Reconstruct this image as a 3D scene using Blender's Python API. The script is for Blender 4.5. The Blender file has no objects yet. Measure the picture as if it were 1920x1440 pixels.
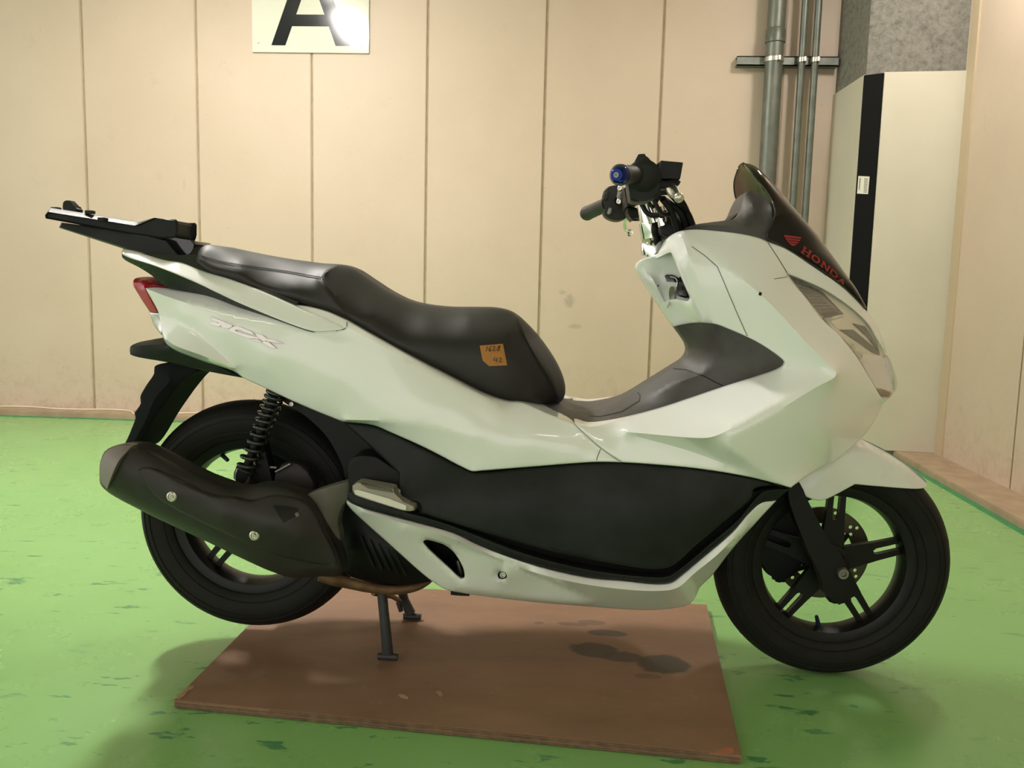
import bpy, bmesh, math, random
import numpy as np
from mathutils import Vector, Matrix
from mathutils.bvhtree import BVHTree
from mathutils.geometry import delaunay_2d_cdt
random.seed(4)
S = bpy.context.scene
COL = S.collection
R = math.radians
# ------------------------------------------------------------------ camera
F = 1540.0
CX, CY, CZ = 0.70532551, -1.82768667, 0.84762101
YAW, PITCH, ROLL = 0.06134828, 0.11551315, 0.02429232
cf = Vector((-math.sin(YAW)*math.cos(PITCH), math.cos(YAW)*math.cos(PITCH), -math.sin(PITCH)))
r0 = Vector((math.cos(YAW), math.sin(YAW), 0)); u0 = r0.cross(cf)
cr = math.cos(ROLL)*r0 + math.sin(ROLL)*u0
cu = -math.sin(ROLL)*r0 + math.cos(ROLL)*u0
CAM = Vector((CX, CY, CZ))
cam = bpy.data.cameras.new('camera'); co = bpy.data.objects.new('camera', cam); COL.objects.link(co)
cam.sensor_width = 36.0; cam.lens = F/1920*36.0; cam.clip_start = 0.05; cam.clip_end = 100
M = Matrix((cr, cu, -cf)).transposed().to_4x4(); M.translation = CAM
co.matrix_world = M; S.camera = co
# ------------------------------------------------------------------ light, sky, exposure
S.view_settings.view_transform = 'Standard'; S.view_settings.look = 'None'
S.view_settings.exposure = 0.0; S.view_settings.gamma = 1.0
try: S.view_settings.use_curve_mapping = False
except Exception: pass
S.cycles.max_bounces = 8; S.cycles.diffuse_bounces = 5; S.cycles.glossy_bounces = 4
S.cycles.transparent_max_bounces = 12
S.cycles.caustics_reflective = False; S.cycles.caustics_refractive = False
w = bpy.data.worlds.new('world'); S.world = w; w.use_nodes = True
bg = w.node_tree.nodes['Background']
bg.inputs[0].default_value = (1.0, 0.935, 0.885, 1); bg.inputs[1].default_value = 1.85
# ceiling lamps: (x, y, z, length along x, length along y, strength, warm colour)
LAMPS = [(-1.03, 1.18, 2.92, 0.14, 0.55, 375, (1.0, 0.95, 0.89)),
         (2.25, 1.75, 2.92, 0.14, 0.55, 100, (1.0, 0.94, 0.87)),
         (-1.02, 2.02, 2.92, 0.10, 0.34, 60, (1.0, 0.93, 0.85)),
         (2.0, -2.9, 2.92, 1.2, 0.16, 20, (1.0, 0.92, 0.84)),
         (-2.6, -2.6, 2.92, 1.2, 0.16, 20, (1.0, 0.92, 0.84))]

def W(px, py, d=0.0):
    """point seen at (px, py) on the vertical plane d metres nearer than the scooter's centre plane"""
    px, py, d = float(px), float(py), float(d)
    v = cf + (px-960)/F*cr - (py-720)/F*cu
    s = (-d-CY)/v.y
    return CAM + v*s
def onz(px, py, z=0.0):
    v = cf + (px-960)/F*cr - (py-720)/F*cu
    return CAM + v*((z-CZ)/v.z)

# ------------------------------------------------------------------ materials
def mat(name, col, rough=0.5, metal=0.0, coat=0.0, spec=0.5, bump=None, var=None, trans=0.0, ior=1.45, emit=None):
    m = bpy.data.materials.new(name); m.use_nodes = True
    nt = m.node_tree; b = nt.nodes['Principled BSDF']
    b.inputs['Base Color'].default_value = (*col, 1); b.inputs['Roughness'].default_value = rough
    b.inputs['Metallic'].default_value = metal; b.inputs['Coat Weight'].default_value = coat
    b.inputs['Coat Roughness'].default_value = 0.04; b.inputs['Specular IOR Level'].default_value = spec
    b.inputs['Transmission Weight'].default_value = trans; b.inputs['IOR'].default_value = ior
    if emit:
        b.inputs['Emission Color'].default_value = (*emit[0], 1); b.inputs['Emission Strength'].default_value = emit[1]
    tc = nt.nodes.new('ShaderNodeTexCoord')
    if var:
        n = nt.nodes.new('ShaderNodeTexNoise'); n.inputs['Scale'].default_value = var[0]; n.inputs['Detail'].default_value = 5
        rp = nt.nodes.new('ShaderNodeValToRGB'); rp.color_ramp.elements[0].position = 0.35; rp.color_ramp.elements[1].position = 0.7
        rp.color_ramp.elements[0].color = (*col, 1); rp.color_ramp.elements[1].color = (*var[1], 1)
        nt.links.new(tc.outputs['Object'], n.inputs['Vector']); nt.links.new(n.outputs[0], rp.inputs[0])
        nt.links.new(rp.outputs[0], b.inputs['Base Color'])
    if bump:
        n2 = nt.nodes.new('ShaderNodeTexNoise'); n2.inputs['Scale'].default_value = bump[0]; n2.inputs['Detail'].default_value = 4
        bp = nt.nodes.new('ShaderNodeBump'); bp.inputs['Strength'].default_value = bump[1]; bp.inputs['Distance'].default_value = bump[2]
        nt.links.new(tc.outputs['Object'], n2.inputs['Vector']); nt.links.new(n2.outputs[0], bp.inputs['Height'])
        nt.links.new(bp.outputs[0], b.inputs['Normal'])
    return m
def see_through(name, tint, rough=0.03, f0=0.04):
    m = bpy.data.materials.new(name); m.use_nodes = True; nt = m.node_tree; nt.nodes.clear()
    o = nt.nodes.new('ShaderNodeOutputMaterial'); t = nt.nodes.new('ShaderNodeBsdfTransparent')
    g = nt.nodes.new('ShaderNodeBsdfGlossy'); mx = nt.nodes.new('ShaderNodeMixShader'); lw = nt.nodes.new('ShaderNodeLayerWeight'); lw.inputs[0].default_value = 0.5
    pw_ = nt.nodes.new('ShaderNodeMath'); pw_.operation = 'POWER'; pw_.inputs[1].default_value = 5.0
    ma = nt.nodes.new('ShaderNodeMath'); ma.operation = 'MULTIPLY_ADD'; ma.inputs[1].default_value = 0.9; ma.inputs[2].default_value = f0
    nt.links.new(lw.outputs['Facing'], pw_.inputs[0]); nt.links.new(pw_.outputs[0], ma.inputs[0])
    t.inputs[0].default_value = (*tint, 1); g.inputs['Roughness'].default_value = rough
    nt.links.new(ma.outputs[0], mx.inputs[0]); nt.links.new(t.outputs[0], mx.inputs[1]); nt.links.new(g.outputs[0], mx.inputs[2])
    nt.links.new(mx.outputs[0], o.inputs[0]); return m
MW = mat('white_gloss_paint', (0.84, 0.845, 0.83), 0.22, coat=0.7)
MF = mat('white_fender_paint', (0.77, 0.78, 0.75), 0.25, coat=0.5, var=(9, (0.70, 0.70, 0.68)))
MK = mat('satin_black_plastic', (0.010, 0.0115, 0.011), 0.46, spec=0.24, var=(14, (0.018, 0.0195, 0.019)), bump=(900, 0.10, 0.001))
MKD = mat('deep_black_plastic', (0.006, 0.006, 0.006), 0.5, spec=0.3)
MKG = mat('gloss_black_plastic', (0.012, 0.013, 0.014), 0.12, coat=0.4)
MG = mat('grained_grey_plastic', (0.060, 0.054, 0.052), 0.5, bump=(1400, 0.25, 0.001), var=(30, (0.075, 0.069, 0.066)))
MS = mat('black_vinyl', (0.016, 0.014, 0.0135), 0.50, spec=0.45, bump=(1600, 0.15, 0.0006), var=(8, (0.020, 0.0175, 0.0165)))
MST = mat('seat_thread', (0.006, 0.006, 0.006), 0.8)
MRB = mat('tyre_rubber', (0.008, 0.0078, 0.007), 0.62, spec=0.25, var=(20, (0.012, 0.0115, 0.010)), bump=(300, 0.2, 0.001))
MRIM = mat('black_painted_alloy', (0.006, 0.006, 0.006), 0.4, spec=0.3)
MRW = mat('worn_dark_alloy', (0.085, 0.070, 0.072), 0.45, metal=0.2, var=(10, (0.03, 0.028, 0.03)))
MDISC = mat('brown_steel_disc', (0.10, 0.085, 0.06), 0.35, metal=0.8)
MCH = mat('chrome', (0.85, 0.84, 0.80), 0.06, metal=1.0)
MAL = mat('brushed_aluminium', (0.62, 0.58, 0.52), 0.32, metal=0.9)
MGR = mat('weathered_grey_casting', (0.155, 0.145, 0.125), 0.6, metal=0.2, var=(25, (0.115, 0.105, 0.09)))
MEX = mat('rusty_exhaust_steel', (0.22, 0.125, 0.065), 0.5, metal=0.4, var=(35, (0.11, 0.065, 0.038)), bump=(200, 0.2, 0.001))
MMU = mat('matt_black_muffler', (0.024, 0.020, 0.0195), 0.5, spec=0.4, bump=(900, 0.15, 0.0006), var=(12, (0.030, 0.026, 0.025)))
MMC = mat('lamplit_muffler_cap', (0.20, 0.165, 0.16), 0.55, bump=(900, 0.15, 0.0006))  # lamplight falling on the muffler's end is put into this lighter base colour
MBL = mat('blue_anodised_metal', (0.01, 0.025, 0.16), 0.12, metal=0.85)
MRED = mat('red_lens', (0.40, 0.004, 0.014), 0.22, spec=0.3, coat=0.15)
MREDT = mat('red_lens_top', (0.30, 0.012, 0.018), 0.3, coat=0.6)
MCLR = mat('silver_reflector', (0.70, 0.67, 0.66), 0.18, metal=0.9, var=(60, (0.40, 0.39, 0.40)))
MREF = mat('headlight_reflector', (0.85, 0.80, 0.68), 0.2, metal=0.2)
MREFD = mat('striped_dark_reflector', (0.20, 0.19, 0.165), 0.25, metal=0.2)
MPOS = mat('pale_position_lamp', (0.95, 0.86, 0.86), 0.15, coat=0.4)
MAMB = mat('brown_marker_lamp', (0.26, 0.18, 0.13), 0.15, metal=0.6)
MLENS = see_through('clear_lens', (0.95, 0.95, 0.95))
MSMK = see_through('smoked_screen', (0.17, 0.135, 0.115), rough=0.06)
MORG = mat('orange_paper', (0.44, 0.19, 0.045), 0.7, var=(60, (0.40, 0.17, 0.04)))
MINK = mat('black_ink', (0.01, 0.01, 0.012), 0.6)
MSIGRED = mat('red_print', (0.30, 0.022, 0.026), 0.5)
MSPR = mat('black_spring_steel', (0.02, 0.022, 0.022), 0.15, coat=0.5)
MRST = mat('rusty_clevis', (0.085, 0.055, 0.038), 0.6, metal=0.3, var=(60, (0.045, 0.03, 0.025)))
MSTL = mat('dull_steel', (0.25, 0.24, 0.22), 0.35, metal=0.8)
MGLV = mat('dark_grey_grip', (0.022, 0.018, 0.017), 0.5, bump=(500, 0.3, 0.001))
MSTAND = mat('blue_black_stand_paint', (0.020, 0.024, 0.028), 0.5, var=(30, (0.035, 0.036, 0.036)))

# ------------------------------------------------------------------ object helpers
SC0 = Vector((0.6, 0, 0))
WORLD = {}
def mk(name, bm, material, parent=None, org=Vector((0, 0, 0)), sharp=38, recalc=True, props=None):
    if recalc: bmesh.ops.recalc_face_normals(bm, faces=bm.faces)
    me = bpy.data.meshes.new(name)
    WORLD_v = [v.co.copy() for v in bm.verts]
    bm.verts.index_update()
    WORLD_f = [[v.index for v in f.verts] for f in bm.faces]
    for v in bm.verts: v.co -= org
    bm.to_mesh(me); bm.free()
    me.materials.append(material)
    me.shade_smooth()
    if sharp is not None: me.set_sharp_from_angle(angle=R(sharp))
    o = bpy.data.objects.new(name, me); COL.objects.link(o)
    if parent is not None: o.parent = parent
    else: o.location = org
    WORLD[o.name] = (WORLD_v, WORLD_f)
    if props:
        for k, v in props.items(): o[k] = v
    return o
def top(o, label, cat, group=None):
    o['label'] = label; o['category'] = cat
    if group: o['group'] = group
    return o
def empty(name, loc):
    o = bpy.data.objects.new(name, None); COL.objects.link(o); o.location = loc; o.empty_display_size = 0.1; return o

def dens(pts, closed=True, step=8.0):
    """(px, py, d[, 'c']) control points -> smooth polyline with exact corners at 'c' points"""
    P = [np.array(p[:3], float) for p in pts]; C = [len(p) > 3 for p in pts]; n = len(P); out = []
    segs = n if closed else n-1
    for i in range(segs):
        p1, p2 = P[i], P[(i+1) % n]
        p0 = P[(i-1) % n] if (closed or i > 0) else 2*p1-p2
        p3 = P[(i+2) % n] if (closed or i+2 < n) else 2*p2-p1
        if C[i]: p0 = 2*p1-p2
        if C[(i+1) % n]: p3 = 2*p2-p1
        L = np.hypot(*(p2-p1)[:2]); k = max(1, int(round(L/step)))
        # centripetal Catmull-Rom
        def T(a, b): return max(1e-4, np.hypot(*(b-a)[:2]))**0.5
        t0 = 0; t1 = t0+T(p0, p1); t2 = t1+T(p1, p2); t3 = t2+T(p2, p3)
        for j in range(k):
            t = t1+(t2-t1)*j/k
            a1 = (t1-t)/(t1-t0)*p0+(t-t0)/(t1-t0)*p1; a2 = (t2-t)/(t2-t1)*p1+(t-t1)/(t2-t1)*p2; a3 = (t3-t)/(t3-t2)*p2+(t-t2)/(t3-t2)*p3
            b1 = (t2-t)/(t2-t0)*a1+(t-t0)/(t2-t0)*a2; b2 = (t3-t)/(t3-t1)*a2+(t-t1)/(t3-t1)*a3
            out.append((t2-t)/(t2-t1)*b1+(t-t1)/(t2-t1)*b2)
    if not closed: out.append(P[-1])
    return np.array(out)
def inpoly(q, poly):
    x, y = q[:, 0], q[:, 1]; r = np.zeros(len(q), bool); n = len(poly)
    for i in range(n):
        x1, y1 = poly[i][:2]; x2, y2 = poly[(i+1) % n][:2]
        if y1 == y2: continue
        c = ((y1 > y) != (y2 > y)) & (x < (x2-x1)*(y-y1)/(y2-y1)+x1)
        r ^= c
    return r
def pdist(q, line, closed=True):
    best = np.full(len(q), 1e9); n = len(line)
    for i in range(n if closed else n-1):
        a = line[i][:2]; b = line[(i+1) % n][:2]; ab = b-a; L = max(ab@ab, 1e-9)
        t = np.clip(((q-a)@ab)/L, 0, 1); dd = np.hypot(*(q-(a+t[:, None]*ab)).T); best = np.minimum(best, dd)
    return best
def cdt(P, E):
    r = delaunay_2d_cdt([Vector((float(p[0]), float(p[1]))) for p in P], E, [], 0, 1e-4)
    return r
def field(P, E):
    """piecewise linear d over the triangulation of P"""
    vs, es, fs, ov, oe, of = cdt(P, E)
    V = np.array([[v.x, v.y] for v in vs]); D = np.zeros(len(V)); XY = np.array([p[:2] for p in P])
    for i, o in enumerate(ov):
        if o: D[i] = P[o[0]][2]
        else: D[i] = P[int(np.argmin(np.hypot(*(XY-V[i]).T)))][2]
    T = [f for f in fs if len(f) == 3]
    def ev(q):
        out = np.full(len(q), np.nan)
        for f in T:
            a, b, c = V[f[0]], V[f[1]], V[f[2]]
            det = (b[0]-a[0])*(c[1]-a[1])-(c[0]-a[0])*(b[1]-a[1])
            if abs(det) < 1e-9: continue
            u = ((q[:, 0]-a[0])*(c[1]-a[1])-(c[0]-a[0])*(q[:, 1]-a[1]))/det
            v = ((b[0]-a[0])*(q[:, 1]-a[1])-(q[:, 0]-a[0])*(b[1]-a[1]))/det
            m = (u > -1e-6) & (v > -1e-6) & (u+v < 1+1e-6)
            out[m] = D[f[0]]+u[m]*(D[f[1]]-D[f[0]])+v[m]*(D[f[2]]-D[f[0]])
        bad = np.where(np.isnan(out))[0]
        for i in bad: out[i] = P[int(np.argmin(np.hypot(*(XY-q[i]).T)))][2]
        return out
    return ev
def bend(V, D, T, bset, crs, ctl, wc=0.03, wr=0.012, kb=70.0):
    """thin-plate surface: outline fixed, free to fold along crease lines, drawn to the control heights"""
    used = sorted(set(i for f in T for i in f)); free = [i for i in used if i not in bset]
    if len(free) < 3 or len(free) > 6500: return D
    ix = {g: k for k, g in enumerate(free)}; nf = len(free); W_ = {}; A = np.zeros(len(V))
    for f in T:
        if len(f) != 3: continue
        P = V[list(f)]; ar = abs((P[1][0]-P[0][0])*(P[2][1]-P[0][1])-(P[2][0]-P[0][0])*(P[1][1]-P[0][1]))/2
        for j in range(3):
            a, b, c = f[j], f[(j+1) % 3], f[(j+2) % 3]; A[a] += ar/3
            u = V[b]-V[a]; v = V[c]-V[a]; ct = float(np.clip((u@v)/max(2*ar, 1e-6), -60, 60))*0.5
            W_[(b, c)] = W_.get((b, c), 0)+ct; W_[(c, b)] = W_.get((c, b), 0)+ct
    cset = set(i for l, c in crs for i in l); S_ = 800.0
    N = np.zeros((nf, nf)); rhs = np.zeros(nf)
    rows = {}
    for (a, b), w_ in W_.items(): rows.setdefault(a, []).append((b, w_))
    def add(terms, const, wt):
        # wt*(sum terms - const)^2
        t = [(ix[i], c) for i, c in terms if i in ix]; k = const-sum(c*D[i]*S_ for i, c in terms if i not in ix)
        for i, c in t:
            rhs[i] += wt*c*k
            for j, e in t: N[i, j] += wt*c*e
    for i in free:
        l = rows.get(i, [])
        if not l:
            add([(i, 1.0)], D[i]*S_, 1e-5); continue
        a = max(A[i], 8.0); tot = sum(w_ for _, w_ in l)
        add([(b, w_/a) for b, w_ in l]+[(i, -tot/a)], 0.0, a*(0.012 if i in cset else 1.0))
        add([(i, 1.0)], D[i]*S_, 2e-5)
    for l, c in crs:
        for i in l: add([(i, 1.0)], D[i]*S_, wr)
        for p, q, r in zip(l, l[1:], l[2:]):
            h = max(2.0, 0.5*(np.hypot(*(V[p]-V[q]))+np.hypot(*(V[q]-V[r]))))
            add([(p, 1/h), (q, -2/h), (r, 1/h)], 0.0, kb/h)
    for i, d in ctl: add([(i, 1.0)], d*S_, wc)
    x = np.linalg.solve(N+np.eye(nf)*1e-9, rhs); D = D.copy()
    for i, k in ix.items(): D[i] = x[k]/S_
    return D
def shell(name, material, parent, outline, ctrl=(), creases=(), holes=(), res=9.0, smooth=3, lip=4.0, lipd=0.006,
          to=0.0, rim=None, mirror=0.0, org=SC0, sharp=40, step=None, close=False, props=None, shift=0.0, plate=True):
    """curved panel: traced outline with real depths, surface heights from control points and crease lines,
    returned edge going back to depth `to` (or by `rim`), mirrored to the other side of the plane d=mirror"""
    OL = dens(outline, True, step or res*0.8); CR = [dens(c, False, res*0.8) for c in creases]; HO = [dens(h, True, res*0.5) for h in holes]
    base = [tuple(p) for p in OL]; E = [(i, (i+1) % len(OL)) for i in range(len(OL))]
    for c in CR:
        k = len(base); base += [tuple(p) for p in c]; E += [(k+i, k+i+1) for i in range(len(c)-1)]
    base += [tuple(p[:3]) for p in ctrl]
    ev = field(base, E)
    x0, y0 = OL[:, :2].min(0); x1, y1 = OL[:, :2].max(0)
    g = []
    j = 0; y = y0+res*0.4
    while y < y1:
        x = x0+(res*0.5 if j % 2 else 0.1)
        while x < x1: g.append((x, y)); x += res
        y += res*0.866; j += 1
    g = np.array(g) if g else np.zeros((0, 2))
    rings = []
    n = len(OL); nx = np.roll(OL, -1, 0)[:, :2]-np.roll(OL, 1, 0)[:, :2]
    L = np.maximum(np.hypot(nx[:, 0], nx[:, 1]), 1e-6); N = np.stack([-nx[:, 1]/L, nx[:, 0]/L], 1)
    area = 0.5*np.sum(OL[:, 0]*np.roll(OL[:, 1], -1)-np.roll(OL[:, 0], -1)*OL[:, 1])
    if area < 0: N = -N
    if lip > 0:
        for k in ((0.22, 0.55, 1.0) if lip < 8 else (0.08, 0.22, 0.42, 0.68, 1.0)): rings.append((OL[:, :2]+N*lip*k, lip*k))
    pts = []
    if len(g):
        m = inpoly(g, OL) & (pdist(g, OL) > max(lip*1.4, res*0.5))
        for c in CR: m &= pdist(g, c, False) > res*0.45
        for h in HO: m &= (pdist(g, h) > res*0.4) & ~inpoly(g, h)
        pts.append(g[m])
    for q, dd in rings:
        m = inpoly(q, OL) & (pdist(q, OL) > dd*0.8)
        for c in CR: m &= pdist(q, c, False) > 1.0
        for h in HO: m &= (pdist(q, h) > 1.0) & ~inpoly(q, h)
        pts.append(q[m])
    B = [tuple(p[:2]) for p in OL]; E2 = [(i, (i+1) % n) for i in range(n)]
    for c in CR:
        k = len(B); B += [tuple(p[:2]) for p in c]; E2 += [(k+i, k+i+1) for i in range(len(c)-1)]
    for h in HO:
        k = len(B); B += [tuple(p[:2]) for p in h]; E2 += [(k+i, k+(i+1) % len(h)) for i in range(len(h))]
    crng = []
    for c in CR: crng.append(None)
    ctl = [p for p in ctrl if inpoly(np.array([p[:2]], float), OL)[0]]
    for q in pts:
        if ctl and len(q):
            m = np.ones(len(q), bool)
            for p in ctl: m &= np.hypot(q[:, 0]-p[0], q[:, 1]-p[1]) > res*0.45
            q = q[m]
        B += [tuple(p) for p in q]
    kc = len(B); B += [tuple(p[:2]) for p in ctl]
    vs, es, fs, ov, oe, of = cdt(B, E2)
    V = np.array([[v.x, v.y] for v in vs]); D = ev(V)
    inp = {}
    for i, o_ in enumerate(ov):
        for k in o_: inp[k] = i
    T = []
    if fs:
        cen = np.array([V[list(f)].mean(0) for f in fs]); ok = inpoly(cen, OL)
        for h in HO: ok &= ~inpoly(cen, h)
        T = [f for f, k in zip(fs, ok) if k]
    edge = {}
    for f in T:
        for i in range(len(f)):
            a, b = f[i], f[(i+1) % len(f)]; edge.setdefault((min(a, b), max(a, b)), []).append((a, b))
    bnd = [v[0] for v in edge.values() if len(v) == 1]
    bset = set(i for e in bnd for i in e)
    nb = {}
    for a, b in edge: nb.setdefault(a, []).append(b); nb.setdefault(b, []).append(a)
    if plate:
        cl_ = []; k = n
        for c in CR: cl_.append(([inp[k+i] for i in range(len(c)) if k+i in inp], c)); k += len(c)
        D = bend(V, D, T, bset, cl_, [(inp[kc+i], p[2]) for i, p in enumerate(ctl) if kc+i in inp])
    for it in range(0 if plate else smooth):
        D2 = D.copy()
        for i, l in nb.items():
            if i in bset: continue
            D2[i] = 0.5*D[i]+0.5*np.mean(D[l])
        D = D2
    if lip > 0:
        dd = pdist(V, OL)
        for h in HO: dd = np.minimum(dd, pdist(V, h)*1.6)
        t = np.clip(1-dd/lip, 0, 1); D = D-lipd*(1-np.sqrt(np.maximum(0, 1-t*t)))
    D = D+shift
    used = sorted(set(i for f in T for i in f)); bm = bmesh.new()
    hset = set()
    if HO:
        bl = sorted(bset); bv_ = V[bl]; dh = np.full(len(bl), 1e9)
        for h in HO: dh = np.minimum(dh, pdist(bv_, h))
        hset = set(i for i, x_ in zip(bl, dh) if x_ < 0.5)
    def half(sgn):
        mp = {}
        for i in used:
            p = W(V[i][0], V[i][1], D[i])
            if sgn < 0: p = Vector((p.x, -2*mirror-p.y, p.z))
            mp[i] = bm.verts.new(p)
        for f in T:
            try: bm.faces.new([mp[i] for i in (f if sgn > 0 else reversed(f))])
            except ValueError: pass
        bk = {}
        for i in bset:
            if i not in mp: continue
            p = mp[i].co.copy()
            yy = (-to if rim is None else W(V[i][0], V[i][1], D[i]).y+rim)
            if rim is None and -to < W(V[i][0], V[i][1], D[i]).y: yy = W(V[i][0], V[i][1], D[i]).y
            if i in hset: yy = W(V[i][0], V[i][1], D[i]).y+0.007
            if sgn < 0: yy = -2*mirror-yy
            if abs(yy-p.y) < 1e-5: bk[i] = mp[i]
            else: p.y = yy; bk[i] = bm.verts.new(p)
        for a, b in bnd:
            q = [mp[b], mp[a], bk[a], bk[b]]; q2 = []
            for v in q:
                if v not in q2: q2.append(v)
            if len(q2) > 2:
                try: bm.faces.new(q2)
                except ValueError: pass
        if close:
            mp2 = {}
            for i in used:
                if i in bset: mp2[i] = bk[i]
                else:
                    p = mp[i].co.copy(); p.y = (-to if rim is None else p.y+rim); mp2[i] = bm.verts.new(p)
            for f in T:
                try: bm.faces.new([mp2[i] for i in reversed(f)])
                except ValueError: pass
    half(1)
    if mirror is not None: half(-1); bmesh.ops.remove_doubles(bm, verts=bm.verts, dist=1e-5)
    return mk(name, bm, material, parent, org, sharp, props=props)
def layers(name, material, parent, L, mirror=None, org=SC0, sharp=35, step=8, px=True, props=None):
    """skin through equal outlines at several depths: L = [(d or None, [(px, py[, 'c'])...])...]"""
    bm = bmesh.new(); rows = []
    for d, o in L:
        pts = [((p[0], p[1], d) + tuple(p[2:])) for p in o]
        q = dens2(pts, step, L[0][1])
        rows.append([bm.verts.new(W(*p)) for p in q])
    n = len(rows[0])
    for a, b in zip(rows, rows[1:]):
        for i in range(n): bm.faces.new([a[i], a[(i+1) % n], b[(i+1) % n], b[i]])
    bm.faces.new(rows[0]); bm.faces.new(list(reversed(rows[-1])))
    return mk(name, bm, material, parent, org, sharp, props=props)
def dens2(pts, step, ref):
    # same subdivision count on every layer, taken from the reference outline
    n = len(pts); out = []
    P = [np.array(p[:3], float) for p in pts]; C = [len(p) > 3 for p in pts]
    for i in range(n):
        p1, p2 = P[i], P[(i+1) % n]; p0 = P[(i-1) % n]; p3 = P[(i+2) % n]
        if C[i]: p0 = 2*p1-p2
        if C[(i+1) % n]: p3 = 2*p2-p1
        L = math.hypot(ref[i][0]-ref[(i+1) % n][0], ref[i][1]-ref[(i+1) % n][1]); k = max(1, int(round(L/step)))
        for j in range(k):
            t = j/k
            if C[i] and C[(i+1) % n]: out.append(tuple(p1+(p2-p1)*t)); continue
            m1 = (p2-p0)*0.5; m2 = (p3-p1)*0.5
            # damp tangents on uneven spacing
            s = np.hypot(*(p2-p1)[:2])
            for m in (m1, m2):
                l = np.hypot(*m[:2])
                if l > s and l > 0: m *= s/l
            h = (2*t**3-3*t**2+1)*p1+(t**3-2*t*t+t)*m1+(-2*t**3+3*t*t)*p2+(t**3-t*t)*m2
            out.append(tuple(h))
    return out
def prism(name, material, parent, outline, d0, d1, bev=0.003, org=SC0, step=8, sharp=35, props=None):
    """solid with the traced side outline between depths d0 (near) and d1 (far)"""
    bm = bmesh.new(); pts = dens2([(p[0], p[1], d0)+tuple(p[2:]) for p in outline], step, outline)
    A = [bm.verts.new(W(*p)) for p in pts]; Bv = []
    for v in A: Bv.append(bm.verts.new(Vector((v.co.x, -d1, v.co.z))))
    n = len(A)
    fa = bm.faces.new(A); fb = bm.faces.new(list(reversed(Bv)))
    for i in range(n): bm.faces.new([A[(i+1) % n], A[i], Bv[i], Bv[(i+1) % n]])
    if bev:
        ed = list(fa.edges)+list(fb.edges)
        bmesh.ops.bevel(bm, geom=ed, offset=bev, segments=3, profile=0.6, affect='EDGES', clamp_overlap=True)
    return mk(name, bm, material, parent, org, sharp, props=props)
def frames(P):
    n = len(P); T = []
    for i in range(n):
        t = (P[min(i+1, n-1)]-P[max(i-1, 0)]); T.append(t.normalized())
    a = Vector((0, 0, 1)) if abs(T[0].z) < 0.9 else Vector((1, 0, 0))
    N = [(a-T[0]*a.dot(T[0])).normalized()]
    for i in range(1, n):
        v = N[-1]-T[i]*N[-1].dot(T[i]); N.append(v.normalized())
    return T, N
def add_tube(bm, P, r, seg=12, caps=True, sub=0, squash=1.0):
    P = [Vector(p) for p in P]
    rr = list(r) if hasattr(r, '__len__') else [r]*len(P)
    if sub:
        Q = []; RR = []
        n = len(P)
        for i in range(n-1):
            p0 = P[max(i-1, 0)]; p1 = P[i]; p2 = P[i+1]; p3 = P[min(i+2, n-1)]
            for j in range(sub):
                t = j/sub
                Q.append(0.5*((2*p1)+(p2-p0)*t+(2*p0-5*p1+4*p2-p3)*t*t+(3*p1-p0-3*p2+p3)*t**3)); RR.append(rr[i]+(rr[i+1]-rr[i])*t)
        Q.append(P[-1]); RR.append(rr[-1]); P, rr = Q, RR
    T, N = frames(P); rings = []
    for p, t, nn, rad in zip(P, T, N, rr):
        b = t.cross(nn); rings.append([bm.verts.new(p+(nn*math.cos(2*math.pi*k/seg)+b*squash*math.sin(2*math.pi*k/seg))*rad) for k in range(seg)])
    for a, b in zip(rings, rings[1:]):
        for k in range(seg): bm.faces.new([a[k], a[(k+1) % seg], b[(k+1) % seg], b[k]])
    if caps: bm.faces.new(list(reversed(rings[0]))); bm.faces.new(rings[-1])
def tube(name, material, parent, P, r, seg=12, sub=0, org=SC0, sharp=45, squash=1.0, props=None):
    bm = bmesh.new(); add_tube(bm, P, r, seg, True, sub, squash); return mk(name, bm, material, parent, org, sharp, props=props)
def add_lathe(bm, c, axis, prof, seg=48, closed=False):
    """prof = [(radius, offset along axis)]"""
    axis = Vector(axis).normalized(); a = Vector((0, 0, 1)) if abs(axis.z) < 0.9 else Vector((1, 0, 0))
    u = (a-axis*a.dot(axis)).normalized(); v = axis.cross(u); c = Vector(c); rings = []
    for r, h in prof:
        if r < 1e-6: rings.append([bm.verts.new(c+axis*h)])
        else: rings.append([bm.verts.new(c+axis*h+(u*math.cos(2*math.pi*k/seg)+v*math.sin(2*math.pi*k/seg))*r) for k in range(seg)])
    pr = list(zip(rings, rings[1:]))
    if closed: pr.append((rings[-1], rings[0]))
    for a_, b_ in pr:
        for k in range(seg):
            q = [a_[k % len(a_)], a_[(k+1) % len(a_)], b_[(k+1) % len(b_)], b_[k % len(b_)]]; q2 = []
            for x in q:
                if x not in q2: q2.append(x)
            if len(q2) > 2: bm.faces.new(q2)
def lathe(name, material, parent, c, axis, prof, seg=48, closed=False, org=SC0, sharp=35, props=None):
    bm = bmesh.new(); add_lathe(bm, c, axis, prof, seg, closed); return mk(name, bm, material, parent, org, sharp, props=props)
def add_box(bm, lo, hi, bev=0.0):
    lo, hi = Vector(lo), Vector(hi)
    r = bmesh.ops.create_cube(bm, size=1.0, matrix=Matrix.Translation((lo+hi)/2) @ Matrix.Diagonal((*(hi-lo), 1)))
    if bev: bmesh.ops.bevel(bm, geom=list(set(e for v in r['verts'] for e in v.link_edges)), offset=bev, segments=2, affect='EDGES')
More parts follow.
